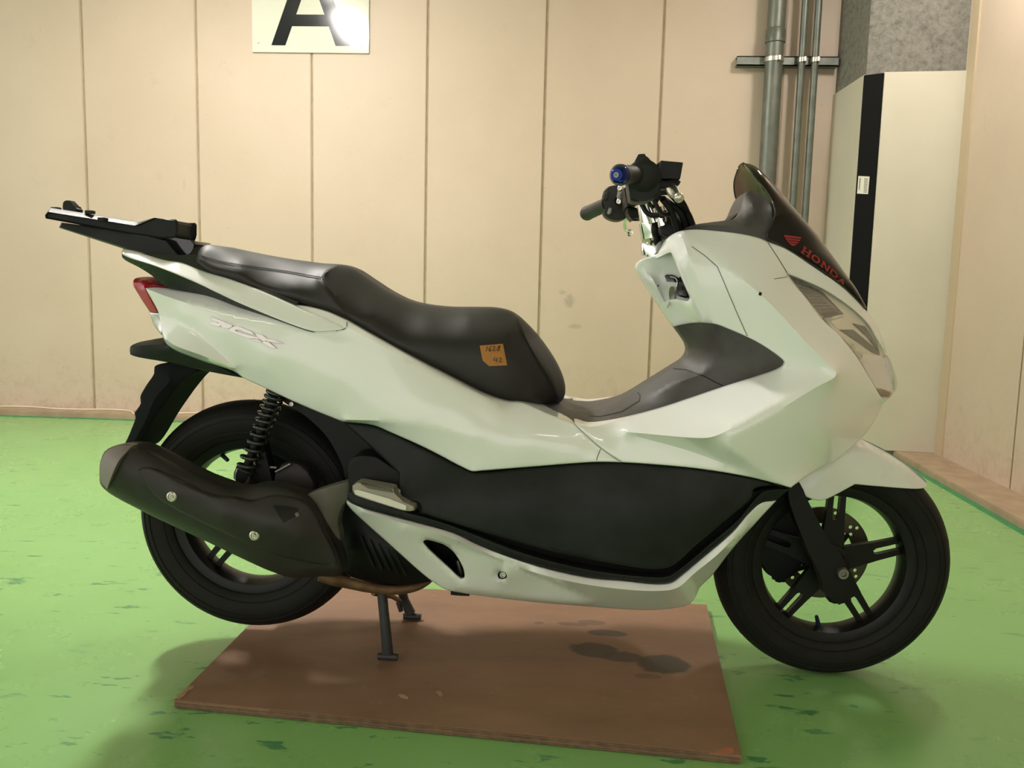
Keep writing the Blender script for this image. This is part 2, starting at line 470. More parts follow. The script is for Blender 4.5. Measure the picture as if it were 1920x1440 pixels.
def bolt(name, material, parent, px, py, d, r=0.010, h=0.005, hexr=None, label=None):
    c = W(px, py, d); hr = hexr or r*0.45
    o = lathe(name, material, parent, c, (0, -1, 0), [(0, -0.004), (r*0.9, -0.004), (r, 0), (r, h*0.5), (r*0.85, h), (hr*1.15, h), (hr, h*0.25), (0, h*0.2)], 20)
    if label: o['label'] = label
    return o
def ribbons(strokes, wpx):
    polys = []
    for s in strokes:
        for a, b in zip(s, s[1:]):
            a = np.array(a, float); b = np.array(b, float); t = b-a; L = max(np.hypot(*t), 1e-6); t /= L
            nn = np.array((-t[1], t[0]))*wpx/2; e = t*wpx*0.35
            polys.append([tuple(a-e+nn), tuple(b+e+nn), tuple(b+e-nn), tuple(a-e-nn)])
    return polys
def decal(name, material, parent, polys, target, off=0.0012, thick=0.0, org=SC0, dflt=0.2, props=None, sharp=35):
    """marks lying on the surface of `target`, traced where the photograph shows them"""
    tv, tf = WORLD[target.name]; bvh = BVHTree.FromPolygons(tv, tf); bm = bmesh.new()
    for k, po in enumerate(polys):
        o2 = off+0.00008*(k % 7)
        q = np.array(po, float); ext = (q.max(0)-q.min(0)).max()
        if ext > 7:
            st_ = 4.0 if ext < 200 else 6.0; ol = dens([(a, b, 0, 'c') for a, b in po], True, st_)
            gx, gy = np.meshgrid(np.arange(q[:, 0].min()+1, q[:, 0].max(), st_), np.arange(q[:, 1].min()+1, q[:, 1].max(), st_))
            g = np.stack([gx.ravel(), gy.ravel()], 1); g = g[inpoly(g, ol) & (pdist(g, ol) > st_*0.4)]
            n0 = len(ol); vs_, es_, fs_, *_ = cdt([tuple(p[:2]) for p in ol]+[tuple(p) for p in g], [(i, (i+1) % n0) for i in range(n0)])
            Vx = np.array([[v.x, v.y] for v in vs_]); ok = inpoly(np.array([Vx[list(f)].mean(0) for f in fs_]), ol); T = [f for f, m_ in zip(fs_, ok) if m_]
            fr, bk = {}, {}; ed = {}
            for i in sorted(set(i for f in T for i in f)):
                x, y = float(Vx[i][0]), float(Vx[i][1]); v = (cf+(x-960)/F*cr-(y-720)/F*cu).normalized(); h = bvh.ray_cast(CAM, v)
                p = h[0] if h[0] is not None else W(x, y, dflt)
                fr[i] = bm.verts.new(p-v*(o2+thick)); bk[i] = p-v*o2*0.2
            for f in T:
                bm.faces.new([fr[i] for i in f])
                for i in range(3):
                    e = (f[i], f[(i+1) % 3])
                    if (e[1], e[0]) in ed: del ed[(e[1], e[0])]
                    else: ed[e] = 1
            if thick:
                bv = {}
                for a, b in ed:
                    for i in (a, b):
                        if i not in bv: bv[i] = bm.verts.new(bk[i])
                    bm.faces.new([fr[b], fr[a], bv[a], bv[b]])
            continue
        A = []
        for (x, y) in po:
            x, y = float(x), float(y); v = (cf+(x-960)/F*cr-(y-720)/F*cu).normalized(); h = bvh.ray_cast(CAM, v)
            p = h[0] if h[0] is not None else W(x, y, dflt)
            A.append(p-v*(o2+thick))
        vs = [bm.verts.new(p) for p in A]
        try: f = bm.faces.new(vs)
        except ValueError: continue
        if thick:
            bk = [bm.verts.new(p+(p-CAM).normalized()*(thick+off*0.8)) for p in A]; n = len(vs)
            for i in range(n): bm.faces.new([vs[(i+1) % n], vs[i], bk[i], bk[(i+1) % n]])
    return mk(name, bm, material, parent, org, sharp, recalc=bool(thick), props=props)

# ================================================================== THE ROOM
def walls_material():
    m = bpy.data.materials.new('painted_concrete_wall'); m.use_nodes = True; nt = m.node_tree; b = nt.nodes['Principled BSDF']
    tc = nt.nodes.new('ShaderNodeTexCoord'); b.inputs['Roughness'].default_value = 0.55
    def noise(sc, det=5, rough=0.6, vec=None):
        n = nt.nodes.new('ShaderNodeTexNoise'); n.inputs['Scale'].default_value = sc; n.inputs['Detail'].default_value = det; n.inputs['Roughness'].default_value = rough
        nt.links.new(vec or tc.outputs['Object'], n.inputs['Vector']); return n
    def ramp(src, e):
        r = nt.nodes.new('ShaderNodeValToRGB'); nt.links.new(src, r.inputs[0])
        r.color_ramp.elements[0].position, r.color_ramp.elements[0].color = e[0][0], (*e[0][1], 1)
        r.color_ramp.elements[1].position, r.color_ramp.elements[1].color = e[1][0], (*e[1][1], 1); return r
    base = ramp(noise(1.1).outputs[0], [(0.35, (0.560, 0.436, 0.345)), (0.7, (0.61, 0.485, 0.388))])
    dirt = ramp(noise(7, 8, 0.75).outputs[0], [(0.60, (1, 1, 1)), (0.80, (0.86, 0.84, 0.80))])
    mx = nt.nodes.new('ShaderNodeMixRGB'); mx.blend_type = 'MULTIPLY'; mx.inputs[0].default_value = 1
    nt.links.new(base.outputs[0], mx.inputs[1]); nt.links.new(dirt.outputs[0], mx.inputs[2])
    # grime low on the wall, and speckles
    sp = nt.nodes.new('ShaderNodeSeparateXYZ'); nt.links.new(tc.outputs['Object'], sp.inputs[0])
    mr = nt.nodes.new('ShaderNodeMapRange'); mr.inputs['From Min'].default_value = 0.03; mr.inputs['From Max'].default_value = 0.45
    mr.inputs['To Min'].default_value = 1; mr.inputs['To Max'].default_value = 0; nt.links.new(sp.outputs[2], mr.inputs[0])
    gn = ramp(noise(9, 9, 0.8).outputs[0], [(0.48, (0, 0, 0)), (0.75, (1, 1, 1))])
    mu = nt.nodes.new('ShaderNodeMath'); mu.operation = 'MULTIPLY'; nt.links.new(mr.outputs[0], mu.inputs[0]); nt.links.new(gn.outputs[0], mu.inputs[1])
    mx2 = nt.nodes.new('ShaderNodeMixRGB'); nt.links.new(mu.outputs[0], mx2.inputs[0]); nt.links.new(mx.outputs[0], mx2.inputs[1]); mx2.inputs[2].default_value = (0.38, 0.27, 0.17, 1)
    v = nt.nodes.new('ShaderNodeTexVoronoi'); v.inputs['Scale'].default_value = 6; nt.links.new(tc.outputs['Object'], v.inputs['Vector'])
    vr = ramp(v.outputs['Distance'], [(0.018, (0.62, 0.56, 0.48)), (0.03, (1, 1, 1))])
    mx3 = nt.nodes.new('ShaderNodeMixRGB'); mx3.blend_type = 'MULTIPLY'; mx3.inputs[0].default_value = 0.6
    nt.links.new(mx2.outputs[0], mx3.inputs[1]); nt.links.new(vr.outputs[0], mx3.inputs[2]); out = mx3
    for (px, py, rx, rz, dk) in ((1068, 565, .045, .055, .42), (1078, 612, .06, .02, .35), (1055, 548, .03, .02, .3), (345, 345, .012, .05, .15)):
        v_ = cf+(px-960)/F*cr-(py-720)/F*cu; P_ = CAM+v_*((3.10+(CX+2.84)*0.0135-CY)/(v_.y-0.0135*v_.x))
        vm = nt.nodes.new('ShaderNodeVectorMath'); vm.operation = 'SUBTRACT'; vm.inputs[1].default_value = P_; nt.links.new(tc.outputs['Object'], vm.inputs[0])
        vs = nt.nodes.new('ShaderNodeVectorMath'); vs.operation = 'MULTIPLY'; vs.inputs[1].default_value = (1/rx, 1/0.1, 1/rz); nt.links.new(vm.outputs[0], vs.inputs[0])
        ln = nt.nodes.new('ShaderNodeVectorMath'); ln.operation = 'LENGTH'; nt.links.new(vs.outputs[0], ln.inputs[0])
        nn_ = noise(40, 5, 0.7); ad = nt.nodes.new('ShaderNodeMath'); ad.operation = 'MULTIPLY_ADD'; nt.links.new(nn_.outputs[0], ad.inputs[0]); ad.inputs[1].default_value = 1.6; nt.links.new(ln.outputs['Value'], ad.inputs[2])
        hv = nt.nodes.new('ShaderNodeMath'); hv.operation = 'MULTIPLY'; hv.inputs[1].default_value = 0.5; nt.links.new(ad.outputs[0], hv.inputs[0])
        rp = ramp(hv.outputs[0], [(0.60, (dk, dk, dk)), (0.85, (0, 0, 0))])
        mm = nt.nodes.new('ShaderNodeMixRGB'); nt.links.new(rp.outputs[0], mm.inputs[0]); nt.links.new(out.outputs[0], mm.inputs[1]); mm.inputs[2].default_value = (0.22, 0.20, 0.16, 1); out = mm
    nt.links.new(out.outputs[0], b.inputs['Base Color'])
    bp = nt.nodes.new('ShaderNodeBump'); bp.inputs['Strength'].default_value = 0.15; bp.inputs['Distance'].default_value = 0.01
    nt.links.new(noise(18, 6).outputs[0], bp.inputs['Height']); nt.links.new(bp.outputs[0], b.inputs['Normal']); return m
def floor_material():
    m = bpy.data.materials.new('green_floor_paint'); m.use_nodes = True; nt = m.node_tree; b = nt.nodes['Principled BSDF']
    tc = nt.nodes.new('ShaderNodeTexCoord')
    def noise(sc, det, rough, stretch=None, rot=0):
        mp = nt.nodes.new('ShaderNodeMapping'); mp.inputs['Scale'].default_value = stretch or (1, 1, 1); mp.inputs['Rotation'].default_value[2] = rot
        n = nt.nodes.new('ShaderNodeTexNoise'); n.inputs['Scale'].default_value = sc; n.inputs['Detail'].default_value = det; n.inputs['Roughness'].default_value = rough
        nt.links.new(tc.outputs['Object'], mp.inputs[0]); nt.links.new(mp.outputs[0], n.inputs['Vector']); return n
    def ramp(src, e):
        r = nt.nodes.new('ShaderNodeValToRGB'); nt.links.new(src, r.inputs[0])
        for k in range(2): r.color_ramp.elements[k].position = e[k][0]; r.color_ramp.elements[k].color = (*e[k][1], 1)
        return r
    base = ramp(noise(1.3, 4, 0.6).outputs[0], [(0.3, (0.205, 0.425, 0.135)), (0.7, (0.250, 0.480, 0.170))])
    scr = ramp(noise(21, 6, 0.62, (0.40, 1.25, 1), R(14)).outputs[0], [(0.605, (0, 0, 0)), (0.63, (1, 1, 1))])
    area = ramp(noise(1.4, 3, 0.5).outputs[0], [(0.42, (0, 0, 0)), (0.56, (1, 1, 1))])
    mu = nt.nodes.new('ShaderNodeMath'); mu.operation = 'MULTIPLY'; nt.links.new(scr.outputs[0], mu.inputs[0]); nt.links.new(area.outputs[0], mu.inputs[1])
    mu2 = nt.nodes.new('ShaderNodeMath'); mu2.operation = 'MULTIPLY'; nt.links.new(mu.outputs[0], mu2.inputs[0]); mu2.inputs[1].default_value = 0.9
    mx = nt.nodes.new('ShaderNodeMixRGB'); nt.links.new(mu2.outputs[0], mx.inputs[0]); nt.links.new(base.outputs[0], mx.inputs[1]); mx.inputs[2].default_value = (0.07, 0.235, 0.105, 1)
    pal = ramp(noise(26, 6, 0.7, (0.5, 1.6, 1)).outputs[0], [(0.775, (0, 0, 0)), (0.79, (1, 1, 1))])
    mx2 = nt.nodes.new('ShaderNodeMixRGB'); nt.links.new(pal.outputs[0], mx2.inputs[0]); nt.links.new(mx.outputs[0], mx2.inputs[1]); mx2.inputs[2].default_value = (0.38, 0.56, 0.24, 1)
    sp = ramp(noise(60, 3, 0.5).outputs[0], [(0.765, (1, 1, 1)), (0.785, (0.35, 0.35, 0.35))])
    mx3 = nt.nodes.new('ShaderNodeMixRGB'); mx3.blend_type = 'MULTIPLY'; mx3.inputs[0].default_value = 1
    nt.links.new(mx2.outputs[0], mx3.inputs[1]); nt.links.new(sp.outputs[0], mx3.inputs[2]); nt.links.new(mx3.outputs[0], b.inputs['Base Color'])
    rr = ramp(noise(3, 5, 0.6).outputs[0], [(0.3, (0.22, 0.22, 0.22)), (0.7, (0.36, 0.36, 0.36))]); nt.links.new(rr.outputs[0], b.inputs['Roughness'])
    bp = nt.nodes.new('ShaderNodeBump'); bp.inputs['Strength'].default_value = 0.10; bp.inputs['Distance'].default_value = 0.01
    nt.links.new(noise(14, 6, 0.6).outputs[0], bp.inputs['Height']); nt.links.new(bp.outputs[0], b.inputs['Normal'])
    return m
MWALL = walls_material(); MFLOOR = floor_material()
MLEDGE = mat('dusty_beige_ledge', (0.42, 0.31, 0.21), 0.7, var=(12, (0.34, 0.24, 0.16)), bump=(60, 0.2, 0.004))
MGROOVE = mat('joint_sealant', (0.42, 0.335, 0.225), 0.7, var=(20, (0.35, 0.27, 0.18)))
MTEAL = mat('dark_green_edge_paint', (0.03, 0.22, 0.085), 0.4, var=(18, (0.05, 0.30, 0.12)))
def struct(name, bm, m, sharp=30, kind='structure'):
    o = mk(name, bm, m, None, Vector((0, 0, 0)), sharp); o['kind'] = kind; return o
def yb(x): return 3.10+(x+2.84)*0.0135        # back wall plane
def xr(y): return 2.70+(y-2.65)*0.035         # right wall plane
bm = bmesh.new(); add_box(bm, (-7, -7.5, -0.1), (5.5, 3.6, 0.0)); struct('floor', bm, MFLOOR)
bm = bmesh.new(); add_box(bm, (-7, -7.5, 3.02), (5.5, 3.6, 3.12)); struct('ceiling', bm, mat('ceiling_paint', (0.62, 0.58, 0.50), 0.8))
# back wall of separate cast panels with a recessed joint between neighbours
bx = [-5.52, -4.83, -4.14, -3.45, -2.765]
def wx(px, py):
    v = cf+(px-960)/F*cr-(py-720)/F*cu; s = (3.10+(CX+2.84)*0.0135-CY)/(v.y-0.0135*v.x); return CAM+v*s
jx = [(wx(a, 0).x+wx(c, e).x)/2 for a, c, e in ((150, 176, 700), (365, 381, 700), (583, 587.5, 560), (803, 797, 560), (1026, 1012, 600), (1243, 1221, 700))]
sp_ = (jx[-1]-jx[0])/5
J = [jx[0]-sp_*k for k in range(6, 0, -1)]+jx+[jx[-1]+sp_, jx[-1]+2*sp_, jx[-1]+3*sp_]
bm = bmesh.new()
for a, b_ in zip(J, J[1:]):
    g = 0.0065; v = []
    for (x, y) in ((a+g, yb(a+g)), (b_-g, yb(b_-g)), (b_-g, yb(b_)+0.16), (a+g, yb(a)+0.16)):
        v.append((x, y))
    lo = [bm.verts.new((x, y, 0)) for x, y in v]; hi = [bm.verts.new((x, y, 3.05)) for x, y in v]
    fs = [bm.faces.new(list(reversed(lo))), bm.faces.new(hi)]
    for i in range(4): bm.faces.new([lo[i], lo[(i+1) % 4], hi[(i+1) % 4], hi[i]])
    bmesh.ops.bevel(bm, geom=[e for e in bm.edges if lo[0] in e.verts and hi[0] in e.verts or lo[1] in e.verts and hi[1] in e.verts], offset=0.004, segments=2, affect='EDGES')
struct('wall_back', bm, MWALL)
bm = bmesh.new()
for a in J:
    add_box(bm, (a-0.010, yb(a)+0.009, 0), (a+0.010, yb(a)+0.03, 3.03))
struct('trim_1', bm, MGROOVE)
# right wall: panels, joint
p1 = wx(1910, 700)
def rwx(px, py):
    v = cf+(px-960)/F*cr-(py-720)/F*cu; s = (2.70+(CY-2.65)*0.035-CX)/(v.x-0.035*v.y); return CAM+v*s
jy = (rwx(1914, 700).y+rwx(1893, 920).y)/2
YS = [3.2, jy, jy-0.675, jy-1.35, jy-2.0, jy-2.7, jy-3.4, jy-4.1, jy-4.8, jy-5.5, jy-6.2, jy-6.9]
bm = bmesh.new()
for a, b_ in zip(YS, YS[1:]):
    g = 0.0065; v = [(xr(a-g), a-g), (xr(b_+g), b_+g), (xr(b_)+0.16, b_+g), (xr(a)+0.16, a-g)]
    lo = [bm.verts.new((x, y, 0)) for x, y in v]; hi = [bm.verts.new((x, y, 3.05)) for x, y in v]
    bm.faces.new(list(reversed(lo))); bm.faces.new(hi)
    for i in range(4): bm.faces.new([lo[i], lo[(i+1) % 4], hi[(i+1) % 4], hi[i]])
struct('wall_right', bm, MWALL)
bm = bmesh.new()
for a in YS[1:]: add_box(bm, (xr(a)+0.009, a-0.010, 0), (xr(a)+0.03, a+0.010, 3.03))
struct('trim_2', bm, MGROOVE)
# low concrete ledge running round the foot of both walls
def slab(pts, z0, z1, bev=0.004):
    b = bmesh.new(); lo = [b.verts.new((x, y, z0)) for x, y in pts]; hi = [b.verts.new((x, y, z1)) for x, y in pts]
    b.faces.new(list(reversed(lo))); t = b.faces.new(hi); n = len(pts)
    for i in range(n): b.faces.new([lo[i], lo[(i+1) % n], hi[(i+1) % n], hi[i]])
    if bev: bmesh.ops.bevel(b, geom=list(t.edges), offset=bev, segments=2, affect='EDGES')
    return b
e0, e1 = onz(1690, 853, 0.03), onz(1920, 979, 0.03)
def xe(y): return e0.x+(y-e0.y)*(e1.x-e0.x)/(e1.y-e0.y)
struct('baseboard_back', slab([(-7, yb(-7)-0.135), (xe(2.98), yb(2.4)-0.135-0.03), (xe(2.98)+0.3, yb(3)-0.1), (3.2, yb(3)+0.05), (-7, yb(-7)+0.05)], 0, 0.03), MLEDGE)
struct('baseboard_right', slab([(xe(3.0), 3.0), (xe(-7.4), -7.4), (xr(-7.4)+0.05, -7.4), (xr(3.0)+0.05, 3.0)], 0, 0.0305), MLEDGE)
struct('trim_3', slab([(-7, yb(-7)-0.185), (xe(2.9)-0.03, yb(2.4)-0.205), (xe(2.9)+0.02, yb(2.4)-0.13), (-7, yb(-7)-0.134)], 0.0, 0.0012, 0), MTEAL)
struct('trim_4', slab([(xe(2.9)-0.035, 2.9), (xe(-7)-0.035, -7.0), (xe(-7)+0.01, -7.0), (xe(2.9)+0.01, 2.9)], 0.0, 0.0014, 0), MTEAL)

# concrete pillar in the corner with boards round its lower part
def rough_concrete():
    m = bpy.data.materials.new('rough_cast_concrete'); m.use_nodes = True; nt = m.node_tree; b = nt.nodes['Principled BSDF']; b.inputs['Roughness'].default_value = 0.9
    tc = nt.nodes.new('ShaderNodeTexCoord')
    n = nt.nodes.new('ShaderNodeTexNoise'); n.inputs['Scale'].default_value = 30; n.inputs['Detail'].default_value = 12; n.inputs['Roughness'].default_value = 0.82; n.inputs['Distortion'].default_value = 0.15
    r = nt.nodes.new('ShaderNodeValToRGB'); e = r.color_ramp.elements; e[0].position = 0.33; e[0].color = (0.095, 0.08, 0.068, 1); e[1].position = 0.62; e[1].color = (0.30, 0.28, 0.245, 1)
    k = r.color_ramp.elements.new(0.47); k.color = (0.22, 0.205, 0.18, 1)
    bp = nt.nodes.new('ShaderNodeBump'); bp.inputs['Strength'].default_value = 0.7; bp.inputs['Distance'].default_value = 0.015
    nt.links.new(tc.outputs['Object'], n.inputs['Vector']); nt.links.new(n.outputs[0], r.inputs[0]); nt.links.new(r.outputs[0], b.inputs['Base Color'])
    nt.links.new(n.outputs[0], bp.inputs['Height']); nt.links.new(bp.outputs[0], b.inputs['Normal']); return m
PZ = 2.0
pa = onz(1568, 165, PZ); pb = onz(1622, 140, PZ); pc = onz(1657, 135, PZ); pd = onz(1815, 132, PZ)
PX0, PXC, PY0, PY1 = 2.205, pc.x, pc.y, pb.y
xR = xr(2.65)+0.02
ring = [(PX0, 3.3), (pb.x-0.005, PY1), (PXC, PY0), (xR, pd.y), (xR, 3.3)]
ins = 0.012
cring = [(PX0+ins, 3.3), (pb.x-0.005+ins, PY1+ins*0.4), (PXC+ins*0.4, PY0+ins), (xR-0.008, pd.y+ins), (xR-0.008, 3.3)]
struct('wall_pillar', slab(cring, 0, 3.03, 0), rough_concrete())
MBRD = mat('cream_board', (0.62, 0.575, 0.475), 0.5, var=(2.5, (0.57, 0.525, 0.43)), bump=(12, 0.1, 0.004))
def face_board(name, a, b, z0, z1, th, m, out):
    bmm = bmesh.new(); a = Vector((*a, 0)); b = Vector((*b, 0)); o = Vector((*out, 0)).normalized()*th
    v = [a, b, b+o, a+o]; lo = [bmm.verts.new((p.x, p.y, z0)) for p in v]; hi = [bmm.verts.new((p.x, p.y, z1)) for p in v]
    bmm.faces.new(list(reversed(lo))); bmm.faces.new(hi)
    for i in range(4): bmm.faces.new([lo[i], lo[(i+1) % 4], hi[(i+1) % 4], hi[i]])
    bmesh.ops.bevel(bmm, geom=list(bmm.edges), offset=0.002, segments=1, affect='EDGES')
    org = Vector((a.x, a.y, z0)); return mk(name, bmm, m, None, org, 30)
o = face_board('wall_board', cring[0], (cring[1][0], cring[1][1]), 0.03, PZ, ins, MBRD, (-1, -0.05)); top(o, 'cream board on the left face of the corner pillar', 'board')
o = face_board('wall_board', cring[2], (cring[3][0], cring[3][1]), 0.03, PZ, ins, MBRD, (0, -1)); top(o, 'cream board on the front face of the corner pillar, right of the black strip', 'board')
o = face_board('edge_strip', (cring[1][0]-0.006, cring[1][1]), (cring[2][0]+0.004, cring[2][1]-0.003), 0.03, PZ-0.005, ins+0.004, mat('black_rubber_guard', (0.004, 0.004, 0.004), 0.7, spec=0.15), (-0.63, -0.78))
top(o, 'long black rubber guard strip down the corner of the pillar', 'corner guard'); strip = o
lab = decal('barcode_label', mat('label_paper', (0.66, 0.62, 0.54), 0.5), None, [[(1609.5, 330), (1630.5, 331), (1627.5, 364), (1607, 363)]], strip, 0.001, thick=0.0008, org=W(1618, 347, -2.6), dflt=-2.6)
top(lab, 'small white barcode label stuck on the black pillar strip', 'label')
pl = []
for k in range(11):
    y = 334.5+k*2.5 ; pl.append([(1620.5-k*0.15, y), (1627.5-k*0.2, y+0.4), (1627.4-k*0.2, y+1.5), (1620.4-k*0.15, y+1.1)])
pl.append([(1612, 334), (1614, 334), (1611.6, 356), (1610, 356)])
decal('print', mat('grey_print', (0.16, 0.15, 0.14), 0.6), lab, pl, lab, 0.0006, org=lab.location.copy(), dflt=-2.6)
# slim cover strip between pillar and right wall
struct('trim_5', slab([(xr(2.63)-0.010, 2.60), (xr(2.55)-0.010, 2.515), (xr(2.5)+0.02, 2.51), (xr(2.6)+0.02, 2.62)], 0.03, 3.03, 0.002), mat('beige_strip', (0.50, 0.39, 0.27), 0.6))

# pipes on the back wall with their strut
MPIPE = mat('galvanised_pipe', (0.155, 0.165, 0.14), 0.42, metal=0.4, var=(14, (0.11, 0.12, 0.10)))
def pw(px, py, off):
    v = cf+(px-960)/F*cr-(py-720)/F*cu; s = (3.10+(CX+2.84)*0.0135-CY-off)/(v.y-0.0135*v.x); return CAM+v*s
def pipe(px0, px1, y1, r, label, ringed):
    a = pw(px0, 0, 0.105); b = pw(px1, y1, 0.105); x = (a.x+b.x)/2; y = (a.y+b.y)/2
    bmm = bmesh.new(); add_lathe(bmm, (x, y, 0.0), (0, 0, 1), [(0, 0.031), (r, 0.031), (r, 3.02), (0, 3.02)], 24)
    o = mk('conduit_pipe', bmm, MPIPE, None, Vector((x, y, 0.031))); top(o, label, 'pipe', None)
    if ringed:
        bmm = bmesh.new(); zz = pw(px0, 68, 0.105).z; add_lathe(bmm, (x, y, zz), (0, 0, 1), [(r, -0.04), (r+0.006, -0.036), (r+0.006, 0.03), (r, 0.04)], 24)
        mk('coupling', bmm, MPIPE, o, Vector((x, y, 0.031)))
    zz = pw(px0, 113, 0.105).z; bmm = bmesh.new(); add_lathe(bmm, (x, y, zz), (0, 0, 1), [(r, -0.012), (r+0.004, -0.012), (r+0.004, 0.012), (r, 0.012)], 24)
    add_box(bmm, (x+r*0.2, y-r-0.014, zz-0.012), (x+r*0.2+0.012, y-r+0.002, zz+0.012))
    mk('clamp', bmm, MAL, o, Vector((x, y, 0.031))); return x, y
X1 = pipe(1457, 1440, 320, 0.049, 'thick grey galvanised pipe on the back wall beside the pillar', True)
X2 = pipe(1510, 1487.5, 370, 0.0195, 'thin grey conduit in the middle of the three pipes on the wall', False)
X3 = pipe(1537.5, 1508, 400, 0.0195, 'thin grey conduit nearest the concrete pillar', False)
a = pw(1381, 114, 0.04); b = pw(1570, 118, 0.04); bm = bmesh.new()
zc = (a.z+b.z)/2
for lo, hi in (((a.x, X1[1]+0.048, zc-0.026), (b.x, X1[1]+0.056, zc+0.026)), ((a.x, X1[1]+0.048, zc+0.020), (b.x, yb(1.9)+0.0, zc+0.026)), ((a.x, X1[1]+0.048, zc-0.026), (b.x, yb(1.9)+0.0, zc-0.020))):
    add_box(bm, lo, hi)
o = mk('strut_channel', bm, mat('strut_steel', (0.20, 0.215, 0.19), 0.45, metal=0.5, var=(16, (0.13, 0.14, 0.125))), None, Vector((a.x, X1[1]+0.05, zc))); top(o, 'short horizontal steel strut holding the three wall pipes', 'bracket')
# parking bay sign
sx0, sx1 = pw(472.5, 40, 0.01).x, pw(692, 60, 0.01).x; sz = (pw(472, 97, 0.01).z+pw(692, 101, 0.01).z)/2
ys = yb(-0.8)-0.012
bm = bmesh.new(); add_box(bm, (sx0, ys, sz), (sx1, ys+0.008, sz+0.74), 0.002)
MSIGN = mat('gloss_white_sign', (0.70, 0.69, 0.60), 0.09, coat=0.3)
sign = mk('bay_sign', bm, MSIGN, None, Vector(((sx0+sx1)/2, ys, sz))); top(sign, 'glossy white sign with a large black A on the back wall', 'sign')
sign.rotation_euler[2] = math.atan(0.0135)
def sp2(px, py):
    v = cf+(px-960)/F*cr-(py-720)/F*cu; return CAM+v*((ys-0.0015-CY)/v.y)
q = [sp2(509, 82.5), sp2(535, 83.8), sp2(547, 48), sp2(615.5, 50.5), sp2(629, 86.5), sp2(655.5, 88.5)]
zb = (q[0].z+q[5].z)/2; zbar0 = (q[2].z+q[3].z)/2; zbar1 = (sp2(556, 26.5).z+sp2(607, 28).z)/2
xm = (q[0].x+q[5].x)/2; hw = (q[5].x-q[0].x)/2; tw = (q[1].x-q[0].x+q[5].x-q[4].x)/2; sl = ((q[2].x-q[1].x)/(zbar0-zb)+(q[4].x-q[3].x)/(zbar0-zb))/2
bm = bmesh.new(); H = (hw-tw*0.62)/sl
def sq(pts): 
    f = [bm.verts.new((x, ys-0.0015, z)) for x, z in pts]; g = [bm.verts.new((x, ys+0.001, z)) for x, z in pts]
    bm.faces.new(f); bm.faces.new(list(reversed(g))); n = len(f)
    for i in range(n): bm.faces.new([f[(i+1) % n], f[i], g[i], g[(i+1) % n]])
for s in (-1, 1):
    sq([(xm+s*hw, zb), (xm+s*(hw-tw), zb), (xm+s*(hw-tw-sl*H), zb+H), (xm+s*(hw-sl*H), zb+H)])
def xi(z): return hw-tw-sl*(z-zb)+0.004
sq([(xm-xi(zbar0), zbar0), (xm+xi(zbar0), zbar0), (xm+xi(zbar1), zbar1), (xm-xi(zbar1), zbar1)])
mk('letter', bm, mat('sign_black', (0.014, 0.014, 0.018), 0.12), sign, Vector(((sx0+sx1)/2, ys, sz)))
for px, py in ((485, 81), (678, 87)):
    bm = bmesh.new(); c = sp2(px, py); add_lathe(bm, (c.x, ys, c.z), (0, -1, 0), [(0.004, 0), (0.003, 0.002), (0, 0.0025)], 10)
    mk('screw', bm, MSTL, sign, Vector(((sx0+sx1)/2, ys, sz)))
# white cable lying on the ledge
cb = [(-60, 762), (0, 762), (30, 760.5), (75, 761.5), (100, 766), (150, 767.5), (200, 767), (243, 770), (252, 776), (275, 777), (325, 775), (360, 774), (400, 771), (440, 771), (490, 770)]
o = tube('wall_cable', mat('white_cable', (0.72, 0.66, 0.52), 0.5), None, [Vector((onz(x, y, 0.034).x, min(onz(x, y, 0.034).y, yb(onz(x, y, 0.034).x)-0.006), 0.034)) for x, y in cb], 0.0045, 8, 3, org=onz(200, 767, 0.03))
top(o, 'thin off-white cable lying along the ledge below the back wall', 'cable')

# ceiling lamps
def lamp(i, x, y, z, lx, ly, st, col):
    o = empty('ceiling_light', (x, y, z)); bmm = bmesh.new(); add_box(bmm, (x-lx/2-0.03, y-ly/2-0.03, z+0.02), (x+lx/2+0.03, y+ly/2+0.03, 3.02), 0.004)
    mk('housing', bmm, mat('lamp_housing', (0.7, 0.7, 0.68), 0.4), o, Vector((x, y, z)))
    bmm = bmesh.new(); add_box(bmm, (x-lx/2, y-ly/2, z), (x+lx/2, y+ly/2, z+0.03), 0.004)
    mk('diffuser', bmm, mat('lamp_glow', (1, 1, 1), 0.4, emit=(col, st)), o, Vector((x, y, z)))
    top(o, ['bright strip lamp on the ceiling behind the rear of the scooter', 'strip lamp on the ceiling near the corner pillar', 'short dim strip lamp on the ceiling nearest the back wall', 'strip lamp on the ceiling at the right in front of the scooter', 'strip lamp on the ceiling at the left in front of the scooter'][i], 'lamp')
for i, L_ in enumerate(LAMPS): lamp(i, *L_)

